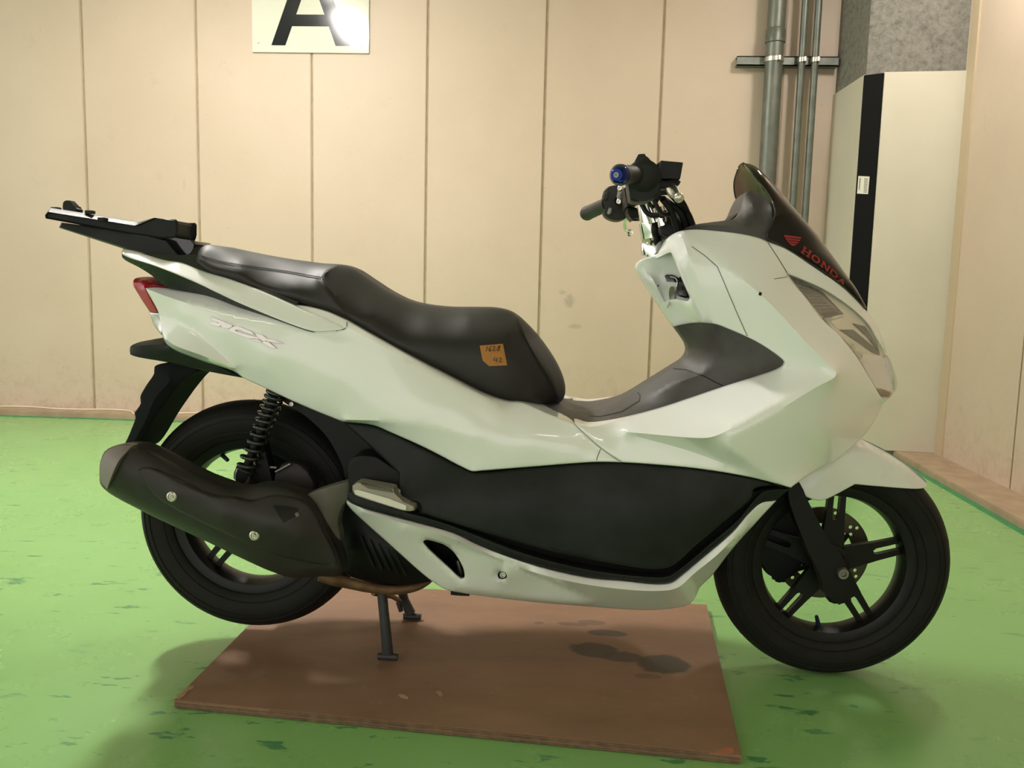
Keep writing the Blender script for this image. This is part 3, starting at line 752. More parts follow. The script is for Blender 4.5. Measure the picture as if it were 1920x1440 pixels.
# plywood sheet under the scooter
def board_material():
    m = bpy.data.materials.new('stained_plywood'); m.use_nodes = True; nt = m.node_tree; b = nt.nodes['Principled BSDF']; b.inputs['Roughness'].default_value = 0.62
    tc = nt.nodes.new('ShaderNodeTexCoord')
    def noise(sc, det, rough, st=(1, 1, 1)):
        mp = nt.nodes.new('ShaderNodeMapping'); mp.inputs['Scale'].default_value = st; n = nt.nodes.new('ShaderNodeTexNoise')
        n.inputs['Scale'].default_value = sc; n.inputs['Detail'].default_value = det; n.inputs['Roughness'].default_value = rough
        nt.links.new(tc.outputs['Object'], mp.inputs[0]); nt.links.new(mp.outputs[0], n.inputs['Vector']); return n
    def ramp(src, e):
        r = nt.nodes.new('ShaderNodeValToRGB'); nt.links.new(src, r.inputs[0])
        for k in range(2): r.color_ramp.elements[k].position = e[k][0]; r.color_ramp.elements[k].color = (*e[k][1], 1)
        return r
    base = ramp(noise(5, 8, 0.65, (0.6, 1.5, 1)).outputs[0], [(0.3, (0.20, 0.108, 0.064)), (0.72, (0.30, 0.168, 0.104))])
    spk = ramp(noise(38, 6, 0.8).outputs[0], [(0.60, (0, 0, 0)), (0.74, (0.8, 0.8, 0.8))])
    mx = nt.nodes.new('ShaderNodeMixRGB'); nt.links.new(spk.outputs[0], mx.inputs[0]); nt.links.new(base.outputs[0], mx.inputs[1]); mx.inputs[2].default_value = (0.36, 0.25, 0.16, 1)
    out = mx
    # oil stains: distorted distance to stain centres
    nd = noise(14, 4, 0.6)
    for (x, y, rx, ry, dk) in BOARD_STAINS:
        vm = nt.nodes.new('ShaderNodeVectorMath'); vm.operation = 'SUBTRACT'; vm.inputs[1].default_value = (x, y, 0); nt.links.new(tc.outputs['Object'], vm.inputs[0])
        vs = nt.nodes.new('ShaderNodeVectorMath'); vs.operation = 'MULTIPLY'; vs.inputs[1].default_value = (1/rx, 1/ry, 0); nt.links.new(vm.outputs[0], vs.inputs[0])
        ln = nt.nodes.new('ShaderNodeVectorMath'); ln.operation = 'LENGTH'; nt.links.new(vs.outputs[0], ln.inputs[0])
        ad = nt.nodes.new('ShaderNodeMath'); ad.operation = 'MULTIPLY_ADD'; nt.links.new(nd.outputs[0], ad.inputs[0]); ad.inputs[1].default_value = 0.9; nt.links.new(ln.outputs['Value'], ad.inputs[2])
        rp = ramp(ad.outputs[0], [(1.30/2, (dk, dk, dk)), (1.50/2, (0, 0, 0))])
        hv = nt.nodes.new('ShaderNodeMath'); hv.operation = 'MULTIPLY'; hv.inputs[1].default_value = 0.5; nt.links.new(ad.outputs[0], hv.inputs[0]); nt.links.new(hv.outputs[0], rp.inputs[0])
        mm = nt.nodes.new('ShaderNodeMixRGB'); nt.links.new(rp.outputs[0], mm.inputs[0]); nt.links.new(out.outputs[0], mm.inputs[1]); mm.inputs[2].default_value = (0.055, 0.045, 0.036, 1); out = mm
    nt.links.new(out.outputs[0], b.inputs['Base Color'])
    bp = nt.nodes.new('ShaderNodeBump'); bp.inputs['Strength'].default_value = 0.12; bp.inputs['Distance'].default_value = 0.004
    nt.links.new(noise(30, 6, 0.7).outputs[0], bp.inputs['Height']); nt.links.new(bp.outputs[0], b.inputs['Normal']); return m
BZ = 0.018
BC = [onz(326, 1312, BZ), onz(1391, 1416, BZ), onz(1325, 1133, BZ), onz(548, 1090, BZ)]
BO = onz(900, 1250, 0)
BOARD_STAINS = []
for px, py, rx, ry, dk in ((1112, 1219, .055, .042, .85), (1170, 1232, .05, .026, .8), (1243, 1245, .058, .048, .9), (1140, 1187, .05, .018, .8), (1108, 1167, .035, .016, .55), (1215, 1268, .03, .012, .4), (1010, 1168, .016, .010, .5), (1075, 1170, .04, .012, .5), (1320, 1170, .03, .016, .15)):
    p = onz(px, py, BZ)-BO; BOARD_STAINS.append((p.x, p.y, rx, ry, dk))
bm = bmesh.new()
lo = [bm.verts.new((p.x, p.y, 0.001)) for p in BC]; hi = [bm.verts.new((p.x, p.y, BZ)) for p in BC]
bm.faces.new(list(reversed(lo))); bm.faces.new(hi)
for i in range(4): bm.faces.new([lo[i], lo[(i+1) % 4], hi[(i+1) % 4], hi[i]])
bmesh.ops.bevel(bm, geom=list(bm.edges), offset=0.0012, segments=2, affect='EDGES')
board = mk('plywood_sheet', bm, board_material(), None, BO, 30); top(board, 'worn brown plywood sheet with dark oil stains lying under the scooter', 'board')
# chipped pale edges of the sheet
MPLY = mat('raw_ply_edge', (0.20, 0.125, 0.07), 0.7, var=(60, (0.10, 0.065, 0.04)))
bm = bmesh.new(); a, b = BC[0], BC[1]
dv = (b-a).normalized(); nn = Vector((dv.y, -dv.x, 0))
for (t0, t1, z0, z1) in ((0.0, 1.0, 0.002, 0.0055), (0.0, 1.0, 0.0085, 0.0125), (0.18, 0.95, 0.0145, 0.0165)):
    A = a+dv*((b-a).length*t0+0.003); B2 = a+dv*((b-a).length*t1-0.003)
    v = [A, B2, B2+nn*0.0014, A+nn*0.0014]; l_ = [bm.verts.new((p.x, p.y, z0)) for p in v]; h_ = [bm.verts.new((p.x, p.y, z1)) for p in v]
    bm.faces.new(l_); bm.faces.new(h_)
    for i in range(4): bm.faces.new([l_[i], l_[(i+1) % 4], h_[(i+1) % 4], h_[i]])
mk('edge_plies', bm, MPLY, board, BO)
def chip(name, m, pts):
    b_ = bmesh.new(); v = [b_.verts.new(onz(x, y, BZ)+Vector((0, 0, 0.0007))) for x, y in pts]; b_.faces.new(v); f = [b_.verts.new(onz(x, y, BZ)) for x, y in pts]
    n = len(v)
    for i in range(n): b_.faces.new([v[i], v[(i+1) % n], f[(i+1) % n], f[i]])
    return mk(name, b_, m, board, BO)
MCHIP = mat('pale_bare_wood', (0.45, 0.27, 0.18), 0.7, var=(50, (0.30, 0.17, 0.10)))
chip('bare_patch', MCHIP, [(352, 1287), (364, 1285), (362, 1292), (352, 1296), (344, 1307), (337, 1311), (330, 1309), (341, 1298)])
chip('bare_patch', mat('orange_bare_wood', (0.42, 0.16, 0.085), 0.7), [(1343, 1408), (1358, 1403), (1374, 1402), (1377, 1412), (1366, 1415), (1340, 1412)])
chip('bare_patch', MCHIP, [(747, 1303), (756, 1302), (766, 1308), (764, 1311), (752, 1308)])
chip('bare_patch', MCHIP, [(816, 1297), (826, 1296), (831, 1304), (826, 1307)])
# loose grit and paint flakes on the floor are in the floor paint

# ================================================================== THE SCOOTER
sc = empty('motor_scooter', SC0)
top(sc, 'white maxi motor scooter with black side skirts on its centre stand', 'motor scooter')
WB = 1.3161; ZR = 0.268+0.0445; ZF = 0.2585
def wheel(name, cx, cz, Ro, Rin, hw, phase, hubmat, label):
    w_ = lathe(name, MRIM, sc, (cx, 0, cz), (0, 1, 0),
        [(Rin, -hw*0.62), (Rin+0.004, -hw*0.66), (Rin+0.020, -hw*0.70), (Rin+0.024, -hw*0.70), (Rin+0.024, hw*0.70), (Rin+0.020, hw*0.70), (Rin+0.004, hw*0.66), (Rin, hw*0.62), (Rin-0.004, hw*0.3), (Rin-0.006, 0), (Rin-0.004, -hw*0.3)], 96, True)
    w_['label'] = label
    # tyre
    pr = []
    Rb = Rin+0.020
    prof = [(Rb, -0.70), (Rb+0.004, -0.80), (Rb+(Ro-Rb)*0.30, -0.95), (Rb+(Ro-Rb)*0.50, -1.0), (Rb+(Ro-Rb)*0.66, -0.96), (Rb+(Ro-Rb)*0.80, -0.80), (Rb+(Ro-Rb)*0.92, -0.50), (Rb+(Ro-Rb)*0.985, -0.22), (Ro, 0)]
    full = prof+[(r, -h) for r, h in reversed(prof[:-1])]
    bmm = bmesh.new(); add_lathe(bmm, (cx, 0, cz), (0, 1, 0), [(r, h*hw) for r, h in full], 120, True)
    # moulded ridges on the sidewall
    for s in (-1, 1):
        for rr_, hh in ((Rb+(Ro-Rb)*0.22, 0.905), (Rb+(Ro-Rb)*0.56, 0.99), (Rb+(Ro-Rb)*0.70, 0.925)):
            add_lathe(bmm, (cx, 0, cz), (0, 1, 0), [(rr_-0.002, s*(hh*hw-0.002)), (rr_-0.0012, s*(hh*hw+0.0016)), (rr_+0.0012, s*(hh*hw+0.0016)), (rr_+0.002, s*(hh*hw-0.002))], 120)
    ty = mk('tire', bmm, MRB, w_, SC0, 50)
    # tread grooves as slim dark inlays
    bmm = bmesh.new(); n = 34
    for k in range(n):
        a0 = 2*math.pi*k/n
        for s in (-1, 1):
            P = []
            for j in range(5):
                f = j/4; hh = (0.10+0.62*f)*hw*s; rr_ = Ro-(0.0002 if f < 0.4 else 0.0)-(Ro-Rb)*(0.0 if f < 0.01 else 0.17*f*f)+0.0003
                # radius on the tyre profile at this width
                x_ = abs(hh)/hw; rr_ = Ro-(Ro-Rb)*(0.015*(x_/0.22)**2 if x_ < 0.22 else 0.015+0.065*((x_-0.22)/0.28) if x_ < 0.5 else 0.08+0.12*((x_-0.5)/0.30))-0.0013
                aa = a0+f*0.16+(0.09 if s > 0 else 0); P.append(Vector((cx+rr_*math.cos(aa), hh, cz+rr_*math.sin(aa))))
            add_tube(bmm, P, 0.0016, 5)
    mk('tread_groove', bmm, MKD, ty, SC0, 50, props={'kind': 'stuff'})
    # spokes
    for k in range(5):
        a = R(phase+72*k); u = Vector((math.cos(a), 0, math.sin(a))); v = Vector((-math.sin(a), 0, math.cos(a)))
        bmm = bmesh.new()
        def solid(poly, t):
            c0 = Vector((cx, 0, cz)); A = [bmm.verts.new(c0+u*p[0]+v*p[1]+Vector((0, -t, 0))) for p in poly]; B = [bmm.verts.new(c0+u*p[0]+v*p[1]+Vector((0, t, 0))) for p in poly]
            fa = bmm.faces.new(A); bmm.faces.new(list(reversed(B))); n_ = len(A)
            for i in range(n_): bmm.faces.new([A[(i+1) % n_], A[i], B[i], B[(i+1) % n_]])
        Re = Rin+0.004
        solid([(0.028, -0.027), (Re*0.60, -0.0215), (Re*0.60, 0.0215), (0.028, 0.027)], 0.008)
        for s in (-1, 1):
            solid([(Re*0.59, s*0.001), (Re*0.60, s*0.0045), (Re*0.64, s*0.0078), (Re, s*0.0078), (Re+0.008, s*0.0045), (Re+0.008, s*0.030), (Re-0.003, s*0.0235), (Re*0.94, s*0.0182), (Re*0.59, s*0.0215)], 0.0075)
        bmesh.ops.bevel(bmm, geom=[e for e in bmm.edges if abs(e.verts[0].co.y-e.verts[1].co.y) < 1e-6], offset=0.002, segments=1, affect='EDGES', clamp_overlap=True)
        mk('spoke', bmm, MRIM, w_, SC0, 30)
    lathe('hub', hubmat, w_, (cx, 0, cz), (0, 1, 0), [(0, -0.048), (0.020, -0.048), (0.024, -0.042), (0.030, -0.020), (0.040, -0.014), (0.040, 0.014), (0.030, 0.020), (0.024, 0.042), (0, 0.042)], 40)
    return w_
fw = wheel('wheel', WB, ZF, 0.2585, 0.1565, 0.046, 16.0, MRIM, 'black front wheel')
rw = wheel('wheel', 0.0, ZR, 0.268, 0.160, 0.051, 14, MRW, 'black rear wheel behind the muffler')
# worn inner face of the rear rim
lathe('rim_band', MRW, rw, (0, 0, ZR), (0, 1, 0), [(0.1598, -0.030), (0.1590, 0.0), (0.1598, 0.030)], 96)
# valve stems
v0 = W(1535, 1172, 0.0); v1 = W(1531, 1156, 0.02)
tube('valve_stem', mat('blue_black_valve', (0.012, 0.03, 0.05), 0.3), fw, [v0+Vector((0, 0, -0.006)), (v0+v1)/2, v1], [0.006, 0.0048, 0.0042], 10)
v0 = W(409, 846, 0.0); v1 = W(427, 863, 0.02); tube('valve_stem', mat('green_black_valve', (0.014, 0.035, 0.035), 0.3), rw, [v0+(v0-v1)*0.3, v0, v1], [0.008, 0.006, 0.0045], 10)
# brake disc with holes
def disc():
    bmm = bmesh.new(); cx, cz, Ro, Ri = WB, ZF, 0.108, 0.070; n = 20
    y0, y1 = 0.058, 0.0620
    # annulus as CDT with holes
    pts = []; E = []
    def loop(c, r, k, ph=0):
        st = len(pts)
        for i in range(k): a = ph+2*math.pi*i/k; pts.append(Vector((c[0]+r*math.cos(a), c[1]+r*math.sin(a))))
        E.extend((st+i, st+(i+1) % k) for i in range(k)); return
    loop((0, 0), Ro, 90); loop((0, 0), Ri, 60); hs = []
    for i in range(10):
        for j, (rr_, da) in enumerate(((0.078, 0), (0.088, 0.17), (0.098, 0.05))):
            a = R(36*i)+da; c = (rr_*math.cos(a), rr_*math.sin(a)); hs.append(c); loop(c, 0.0043, 10)
    vs, es, fs, *_ = delaunay_2d_cdt(pts, E, [], 0, 1e-6)
    A = [bmm.verts.new((cx+v.x, y0, cz+v.y)) for v in vs]; B = [bmm.verts.new((cx+v.x, y1, cz+v.y)) for v in vs]; ed = {}
    for f in fs:
        c = sum((vs[i] for i in f), Vector((0, 0)))/len(f); r = c.length
        if r > Ro or r < Ri or any((c-Vector(h)).length < 0.0042 for h in hs): continue
        bmm.faces.new([A[i] for i in f]); bmm.faces.new([B[i] for i in reversed(f)])
        for i in range(len(f)):
            k = (f[i], f[(i+1) % len(f)])
            if (k[1], k[0]) in ed: del ed[(k[1], k[0])]
            else: ed[k] = 1
    for a, b in ed: bmm.faces.new([A[b], A[a], B[a], B[b]])
    o = mk('brake_disc', bmm, MDISC, fw, SC0, 30); o['label'] = 'drilled steel brake disc'
    bmm = bmesh.new()
    for k in range(5):
        a = R(20+72*k)
        for s in (-0.32, 0.32):
            P = [Vector((cx+0.030*math.cos(a), 0.054, cz+0.030*math.sin(a))), Vector((cx+0.055*math.cos(a+s*0.7), 0.057, cz+0.055*math.sin(a+s*0.7))), Vector((cx+0.074*math.cos(a+s), 0.060, cz+0.074*math.sin(a+s)))]
            add_tube(bmm, P, [0.009, 0.006, 0.006], 8, squash=0.5)
    mk('disc_carrier', bmm, MRIM, fw, SC0)
disc()
tube('axle', MSTL, fw, [(WB, -0.098, ZF), (WB, 0.10, ZF)], 0.008, 12)
# rear disc drum / hub on the far side
lathe('brake_drum', MMU, rw, (0.0, 0.02, ZR), (0, 1, 0), [(0, 0.0), (0.055, 0.0), (0.066, 0.010), (0.070, 0.03), (0.070, 0.045), (0, 0.05)], 40)

# ---- fork
fk = [(1481, 905), (1500, 905), (1512, 933), (1547, 1000), (1580, 1046), (1591, 1066), (1589, 1098), (1592, 1128), (1574, 1134), (1557, 1131), (1546, 1110), (1536, 1073), (1512, 1026), (1480, 940)]
lw = prism('fork_leg', MKD, sc, fk, 0.098, 0.058, 0.010)
lw['label'] = 'near fork leg'
ff = prism('fork_leg', MKD, sc, [(1481+2, 905), (1500, 905), (1512, 933), (1547, 1000), (1580, 1046), (1591, 1066), (1589, 1098), (1574, 1118), (1557, 1118), (1546, 1110), (1536, 1073), (1512, 1026), (1480, 940)], 0.098, 0.058, 0.010)
for v in ff.data.vertices: v.co.y = -v.co.y
ff.data.flip_normals()
bolt('axle_bolt', MSTL, lw, 1579, 1074, 0.101, 0.0125, 0.010)
# steering tube up from the fork
a = (W(1497, 925, 0.08)); top_ = Vector((a.x-0.14, 0, a.z+0.32))
tube('fork_yoke', MKD, sc, [Vector((a.x, -0.075, a.z)), Vector((a.x, 0.075, a.z))], 0.022, 14)
cal = prism('brake_caliper', MKD, sc, [(1425, 1000), (1436, 962), (1470, 955), (1502, 985), (1508, 1040), (1495, 1074), (1481, 1084), (1468, 1088), (1463, 1094), (1455, 1092), (1452, 1083), (1440, 1078), (1430, 1066), (1424, 1048), (1419, 1030)], -0.040, -0.095, 0.006)
bolt('caliper_bolt', MSTL, cal, 1432, 1002, -0.038, 0.004, 0.004)
prism('caliper_bracket', MKD, sc, [(1490, 960), (1545, 1010), (1560, 1050), (1540, 1075), (1500, 1050)], -0.068, -0.085, 0.003)
tube('brake_hose', MKD, sc, [W(1440, 965, -0.06), W(1452, 935, -0.05), W(1470, 915, -0.04), W(1490, 895, -0.02)], 0.006, 8, 4)

# ---- front fender
shell('front_fender', MF, sc,
  [(1480, 917, 0.088, 'c'), (1476, 905, 0.085), (1530, 845, 0.07), (1575, 822, 0.03), (1616, 824, 0.004), (1640, 834, 0.0), (1663, 846.7, 0.0), (1697, 868, 0.0), (1723, 890, 0.0), (1737, 905, 0.004), (1738, 912, 0.015), (1727, 916, 0.04), (1647, 912, 0.07), (1603, 908, 0.078, 'c'), (1590, 915, 0.082), (1543, 938, 0.092), (1526, 937, 0.093)],
  ctrl=[(1560, 880, 0.088), (1530, 910, 0.092), (1640, 890, 0.068), (1690, 900, 0.055)],
  creases=[[(1580, 850, 0.066), (1625, 845, 0.055), (1680, 873, 0.045), (1725, 905, 0.030)]], res=8, smooth=6, lip=3, lipd=0.003, rim=0.003, to=0, sharp=60)

# ---- front fairing, leg shield and side of the floor tunnel
front_out = [(1077, 794, .213, 'c'), (1107, 797.5, .205), (1150, 789.5, .188), (1240, 764.5, .148), (1357, 724.5, .142), (1455, 692.5, .190), (1470, 684, .21), (1471, 679, .21), (1464, 671, .21), (1423, 643, .20), (1362, 615, .174), (1340, 607.5, .166), (1300, 606, .09), (1264, 612, .03, 'c'),
  (1252, 597, .02), (1194, 507, .02), (1192.5, 497, .02), (1199, 489, .025), (1233, 475, .04, 'c'), (1243, 460, .06), (1254, 444, .09), (1272, 434, .11), (1300, 430, .125), (1347, 433, .135), (1394, 439, .14), (1426, 447, .138), (1438, 452, .134, 'c'),
  (1476, 466, .126), (1519, 494, .11), (1566, 525, .085), (1597, 553, .06), (1622, 580, .03), (1640, 604, .012), (1653, 634, .004), (1661, 662, .002, 'c'),
  (1647, 641, .035), (1629, 609.5, .055), (1597, 578, .075), (1551, 547, .100), (1504, 525, .125), (1477, 514, .138, 'c'), (1491, 534, .150), (1513, 560, .162), (1541, 597, .170), (1576, 631, .165), (1610, 675, .142), (1629, 706, .115), (1644, 731, .085), (1654, 746, .06), (1664, 749, .045),
  (1655, 757, .03, 'c'), (1650, 770, .022), (1633, 800, .03), (1614, 823, .05, 'c'), (1573, 857, .12), (1507, 897, .20), (1483, 914.5, .222, 'c'), (1407, 895, .232), (1307, 878.5, .236), (1207, 869.5, .232), (1166, 867, .228, 'c'), (1127, 840, .222), (1093, 810, .217)]
PK = [(1214, 500, 0), (1216, 493, 0), (1222, 489, 0), (1240, 480, 0), (1253, 474, 0, 'c'), (1258, 473, 0), (1262, 480, 0), (1278, 520, 0), (1294, 557, 0, 'c'), (1291, 564, 0), (1270, 561, 0), (1257, 562, 0), (1246, 566, 0, 'c'), (1230, 535, 0)]
front = shell('front_fairing', MW, sc, front_out,
  ctrl=[(1262, 455, .10), (1285, 585, .09),
        (1350, 462, .165), (1500, 590, .205), (1590, 735, .19), (1625, 760, .10), (1550, 815, .205), (1600, 800, .12), (1440, 520, .185), (1240, 838, .226), (1190, 845, .226), (1500, 800, .25), (1400, 850, .27), (1440, 890, .236), (1640, 735, .11),(1330,855,.235)],
  creases=[[(1257, 452, .112), (1268, 478, .140), (1297, 558, .158), (1318, 603, .155)], [(1276, 440, .128), (1284, 458, .155), (1302, 515, .166), (1337, 605, .170)],
           [(1290, 446, .142), (1344, 487, .176), (1426, 552, .217), (1519, 649, .252), (1560, 690, .266)],
           [(1560, 690, .266), (1568, 697, .266), (1566, 706, .266), (1527, 728, .27), (1440, 782, .282), (1362, 831, .285), (1400, 862, .262), (1465, 908, .228)],
           [(1478, 689, .208), (1540, 689, .250)],
           [(1530, 714, .262), (1440, 764, .275), (1345, 816, .286), (1322, 821, .286), (1240, 816, .258), (1200, 812, .240), (1172, 810, .2245)],
           [(1174, 813, .2235), (1230, 828, .225), (1300, 848, .232), (1400, 886, .236)]],
  holes=[PK],
  res=7.5, smooth=2, lip=3.2, lipd=0.005, to=0.0, sharp=50)
pk_in = shell('key_recess', MW, front, [(1209, 497, .030, 'c'), (1216, 489, .035), (1254, 468, .055, 'c'), (1266, 476, .055), (1283, 520, .060), (1299, 556, .070, 'c'), (1296, 566, .088), (1262, 564, .058), (1246, 572, .038, 'c'), (1228, 540, .030)],
  creases=[[(1292, 559, .095), (1270, 558, .072), (1256, 563, .054)]], ctrl=[(1245, 505, .022), (1262, 535, .030), (1250, 545, .028)], res=5, smooth=2, lip=0, rim=0.002, mirror=None, shift=-0.004, sharp=40)
for k_ in [[(1297, 462), (1320, 478), (1345, 500), (1362, 540), (1383, 590), (1404, 637)], [(1439, 453), (1460, 485), (1477, 513)], [(1452, 523), (1476, 519)]]:
    decal('panel_seam', MKD, front, ribbons([k_], 1.0), front, 0.001)
decal('fairing_clip', MKD, front, [[(1424, 547), (1429, 549), (1427, 555), (1422, 553)]], front, 0.001, 0.001)
decal('recess_screw', MKD, pk_in, [[(1233, 534), (1235, 534), (1235, 537), (1233, 537)]], pk_in, 0.001, 0.001)

# ---- headlight
hl = [(1477, 514, .134, 'c'), (1504, 525.5, .121), (1551, 547.5, .096), (1597, 578.5, .071), (1628.5, 610, .051), (1647, 641, .031), (1660, 668, .006), (1671, 697, .004), (1677, 719, .006), (1675, 737, .014), (1667, 747, .03), (1655, 746, .056), (1644, 731, .081), (1629, 706, .111), (1610, 675, .138), (1576, 631, .161), (1541, 597, .166), (1513, 560, .158), (1491, 534, .146)]
hd = shell('headlight', MREF, sc, hl, ctrl=[(1560, 590, .125), (1600, 625, .105), (1640, 690, .06)], creases=[[(1541, 598, .135), (1580, 588, .10)], [(1600, 655, .10), (1650, 668, .03)], [(1610, 672, .10), (1655, 672, .03)]], res=6, smooth=2, lip=0, to=0.0, shift=-0.014, sharp=30)
hd['label'] = 'right headlight cluster'
decal('reflector_fin', MREFD, hd, [[(1492, 533), (1480, 517), (1503, 527), (1540, 545), (1583, 590), (1543, 596), (1514, 560)]], hd, 0.001, 0.001)
st = []
for k in range(9):
    st.append([(1493+k*3.5, 532+k*6.5), (1520+k*5.5, 538+k*5.5), (1550+k*4, 562+k*3.6)])
decal('reflector_rib', mat('bright_rib', (0.36, 0.35, 0.32), 0.2, metal=0.9), hd, ribbons(st, 1.3), hd, 0.0024)
MBAR = mat('bright_trim', (0.78, 0.74, 0.66), 0.15, coat=0.5)
decal('reflector_bar', MBAR, hd, [[(1543, 597), (1582, 589), (1584, 592), (1556, 600), (1572, 620), (1582, 636), (1574, 630)]], hd, 0.003, 0.002)
decal('reflector_bar', MBAR, hd, [[(1600, 644), (1606, 655), (1619, 674), (1613, 676), (1596, 652)]], hd, 0.003, 0.002)
for k, po in enumerate(([(1575, 618), (1600, 618), (1640, 652), (1652, 668), (1635, 660)], [(1580, 634), (1596, 640), (1640, 665), (1618, 668), (1600, 655)], [(1600, 606), (1622, 612), (1645, 645), (1650, 662), (1628, 632)])):
    decal('reflector_blade', MREFD if k != 1 else MREF, hd, [po], hd, 0.002+0.001*k, 0.002)
decal('position_lamp', MPOS, hd, [[(1613, 676), (1619, 664), (1655, 667), (1663, 672), (1672, 700), (1676, 722), (1674, 737), (1668, 734), (1650, 728), (1643, 728), (1628, 703)]], hd, 0.003, 0.003)
decal('marker_lamp', MAMB, hd, [[(1644, 729), (1655, 731), (1672, 738), (1668, 745), (1655, 744)]], hd, 0.006, 0.002)
shell('lens', MLENS, hd, hl, ctrl=[(1560, 590, .133), (1600, 625, .118), (1640, 690, .072)], res=8, smooth=4, lip=0, rim=0.001, mirror=0.0, shift=0.0005, sharp=60)

# ---- smoked windshield: rows from the top of the screen down to the nose
rows = [((1391, 306), (1394, 307), .025, (1386, 309)), ((1407, 312.5), (1407, 321), .082, (1374, 325)), ((1424, 328), (1424, 344), .118, (1369, 338)), ((1450, 358), (1444, 371), .132, (1372, 352)), ((1480, 392), (1453.5, 397), .138, (1385, 375)),
        ((1519, 434), (1449, 416), .133, (1400, 400)), ((1545, 465), (1438.5, 446), .135, (1410, 425)), ((1566, 494), (1472, 464), .128, None), ((1584, 520), (1519, 493), .112, None), ((1599, 541), (1566, 524), .088, None), ((1612, 562), (1597, 552), .06, None), ((1622, 578), (1621, 578), .03, None)]
bm = bmesh.new(); K = 12; grid = []
for i, (c, nr, dn, fr) in enumerate(rows):
    C0 = W(c[0], c[1], 0.0); Nn = W(nr[0], nr[1], dn); half = []
    for k in range(K+1):
        t = k/K; th = t*math.pi/2*0.92
        sy = math.sin(th)/math.sin(math.pi/2*0.92); cxz = (1-math.cos(th))/(1-math.cos(math.pi/2*0.92))
        half.append(Vector((C0.x+(Nn.x-C0.x)*cxz, Nn.y*sy, C0.z+(Nn.z-C0.z)*cxz)))
    grid.append([Vector((p.x, -p.y, p.z)) for p in reversed(half[1:])]+half)
def catrows(G, m):
    out = []
    n = len(G)
    for i in range(n-1):
        a, b, c, d = G[max(i-1, 0)], G[i], G[i+1], G[min(i+2, n-1)]
        for j in range(m):
            t = j/m; out.append([0.5*((2*p1)+(p2-p0)*t+(2*p0-5*p1+4*p2-p3)*t*t+(3*p1-p0-3*p2+p3)*t**3) for p0, p1, p2, p3 in zip(a, b, c, d)])
    out.append(G[-1]); return out
G = catrows(grid, 4); VV = [[bm.verts.new(p) for p in r_] for r_ in G]
for a, b in zip(VV, VV[1:]):
    for k in range(len(a)-1): bm.faces.new([a[k], a[k+1], b[k+1], b[k]])
ws = mk('windshield', bm, MSMK, sc, SC0, 60); ws['label'] = 'smoked windshield'
bm = bmesh.new()
add_tube(bm, [r_[-1] for r_ in G[1:]], 0.0016, 8); add_tube(bm, [r_[0] for r_ in G[1:]], 0.0016, 8); add_tube(bm, G[0], 0.0014, 8)
mk('screen_edge', bm, MKG, ws, SC0)
# dark liner below the clear part of the screen
bm = bmesh.new(); LV = [[bm.verts.new(Vector((p.x-0.010, p.y*0.985, p.z-0.006))) for p in r_] for r_ in G[17:]]
for a, b in zip(LV, LV[1:]):
    for k in range(len(a)-1): bm.faces.new([a[k], a[k+1], b[k+1], b[k]])
mk('screen_liner', bm, MG, sc, SC0, 60)
# wing mark and maker's name on the screen
def lettering():
    P = []
    L = {'H': [[(0, 0), (.38, 0), (.38, .16), (.29, .16), (.29, .42), (.71, .42), (.71, .16), (.62, .16), (.62, 0), (1, 0), (1, .16), (.92, .16), (.92, .84), (1, .84), (1, 1), (.62, 1), (.62, .84), (.71, .84), (.71, .6), (.29, .6), (.29, .84), (.38, .84), (.38, 1), (0, 1), (0, .84), (.08, .84), (.08, .16), (0, .16)]],
         'N': [[(0, 0), (.36, 0), (.36, .16), (.27, .16), (.27, .66), (.75, 0), (.93, 0), (.93, .84), (1, .84), (1, 1), (.66, 1), (.66, .84), (.74, .84), (.74, .36), (.3, 1), (0, 1), (0, .84), (.08, .84), (.08, .16), (0, .16)]],
         'A': [[(0, 0), (.34, 0), (.34, .16), (.29, .16), (.34, .3), (.66, .3), (.71, .16), (.66, .16), (.66, 0), (1, 0), (1, .16), (.93, .16), (.62, 1), (.38, 1), (.07, .16), (0, .16)]]}
    def ringp(x0, n=20, dshape=False):
        out = []
        for i in range(n):
            a0 = 2*math.pi*i/n; a1 = 2*math.pi*(i+1)/n
            def o(a, rx, ry):
                x, y = .5+rx*math.cos(a), .5+ry*math.sin(a)
                if dshape and math.cos(a) < 0: x = .5-rx*(1 if abs(math.sin(a)) < .995 else 0); y = .5+ry*max(-1, min(1, math.sin(a)*1.35))
                return (x, y)
            out.append([o(a0, .5, .5), o(a1, .5, .5), o(a1, .27, .30), o(a0, .27, .30)])
        return out
    # frames: baseline-left corner, width vector, height vector in the photograph
    FR = [('H', (1501, 473), (16, 11), (6, -12)), ('O', (1519, 485), (15.5, 12), (5.5, -11)), ('N', (1537, 498), (15.5, 13), (5.5, -10)), ('D', (1554.5, 512), (13.5, 12.5), (5, -9.5)), ('A', (1569, 525.5), (14, 14), (4.5, -8.5))]
    for ch, o, wv, hv in FR:
        polys = L.get(ch) or ringp(0, dshape=(ch == 'D'))
        for po in polys: P.append([(o[0]+x*wv[0]+y*hv[0], o[1]+x*wv[1]+y*hv[1]) for x, y in po])
    return P
wing = [[(1469.5, 440.5), (1488, 442.5), (1503, 445), (1501.5, 448), (1471.5, 445)], [(1472, 446), (1501, 449.5), (1499, 452.5), (1474, 449.5)], [(1474.5, 450.5), (1498, 454), (1495, 457), (1477.5, 454)], [(1478, 455), (1494, 458), (1490, 460.5), (1486, 461), (1481, 458)]]
decal('wing_emblem', MSIGRED, ws, wing, ws, 0.0012, dflt=.11)
decal('lettering', MSIGRED, ws, lettering(), ws, 0.0012, dflt=.09)

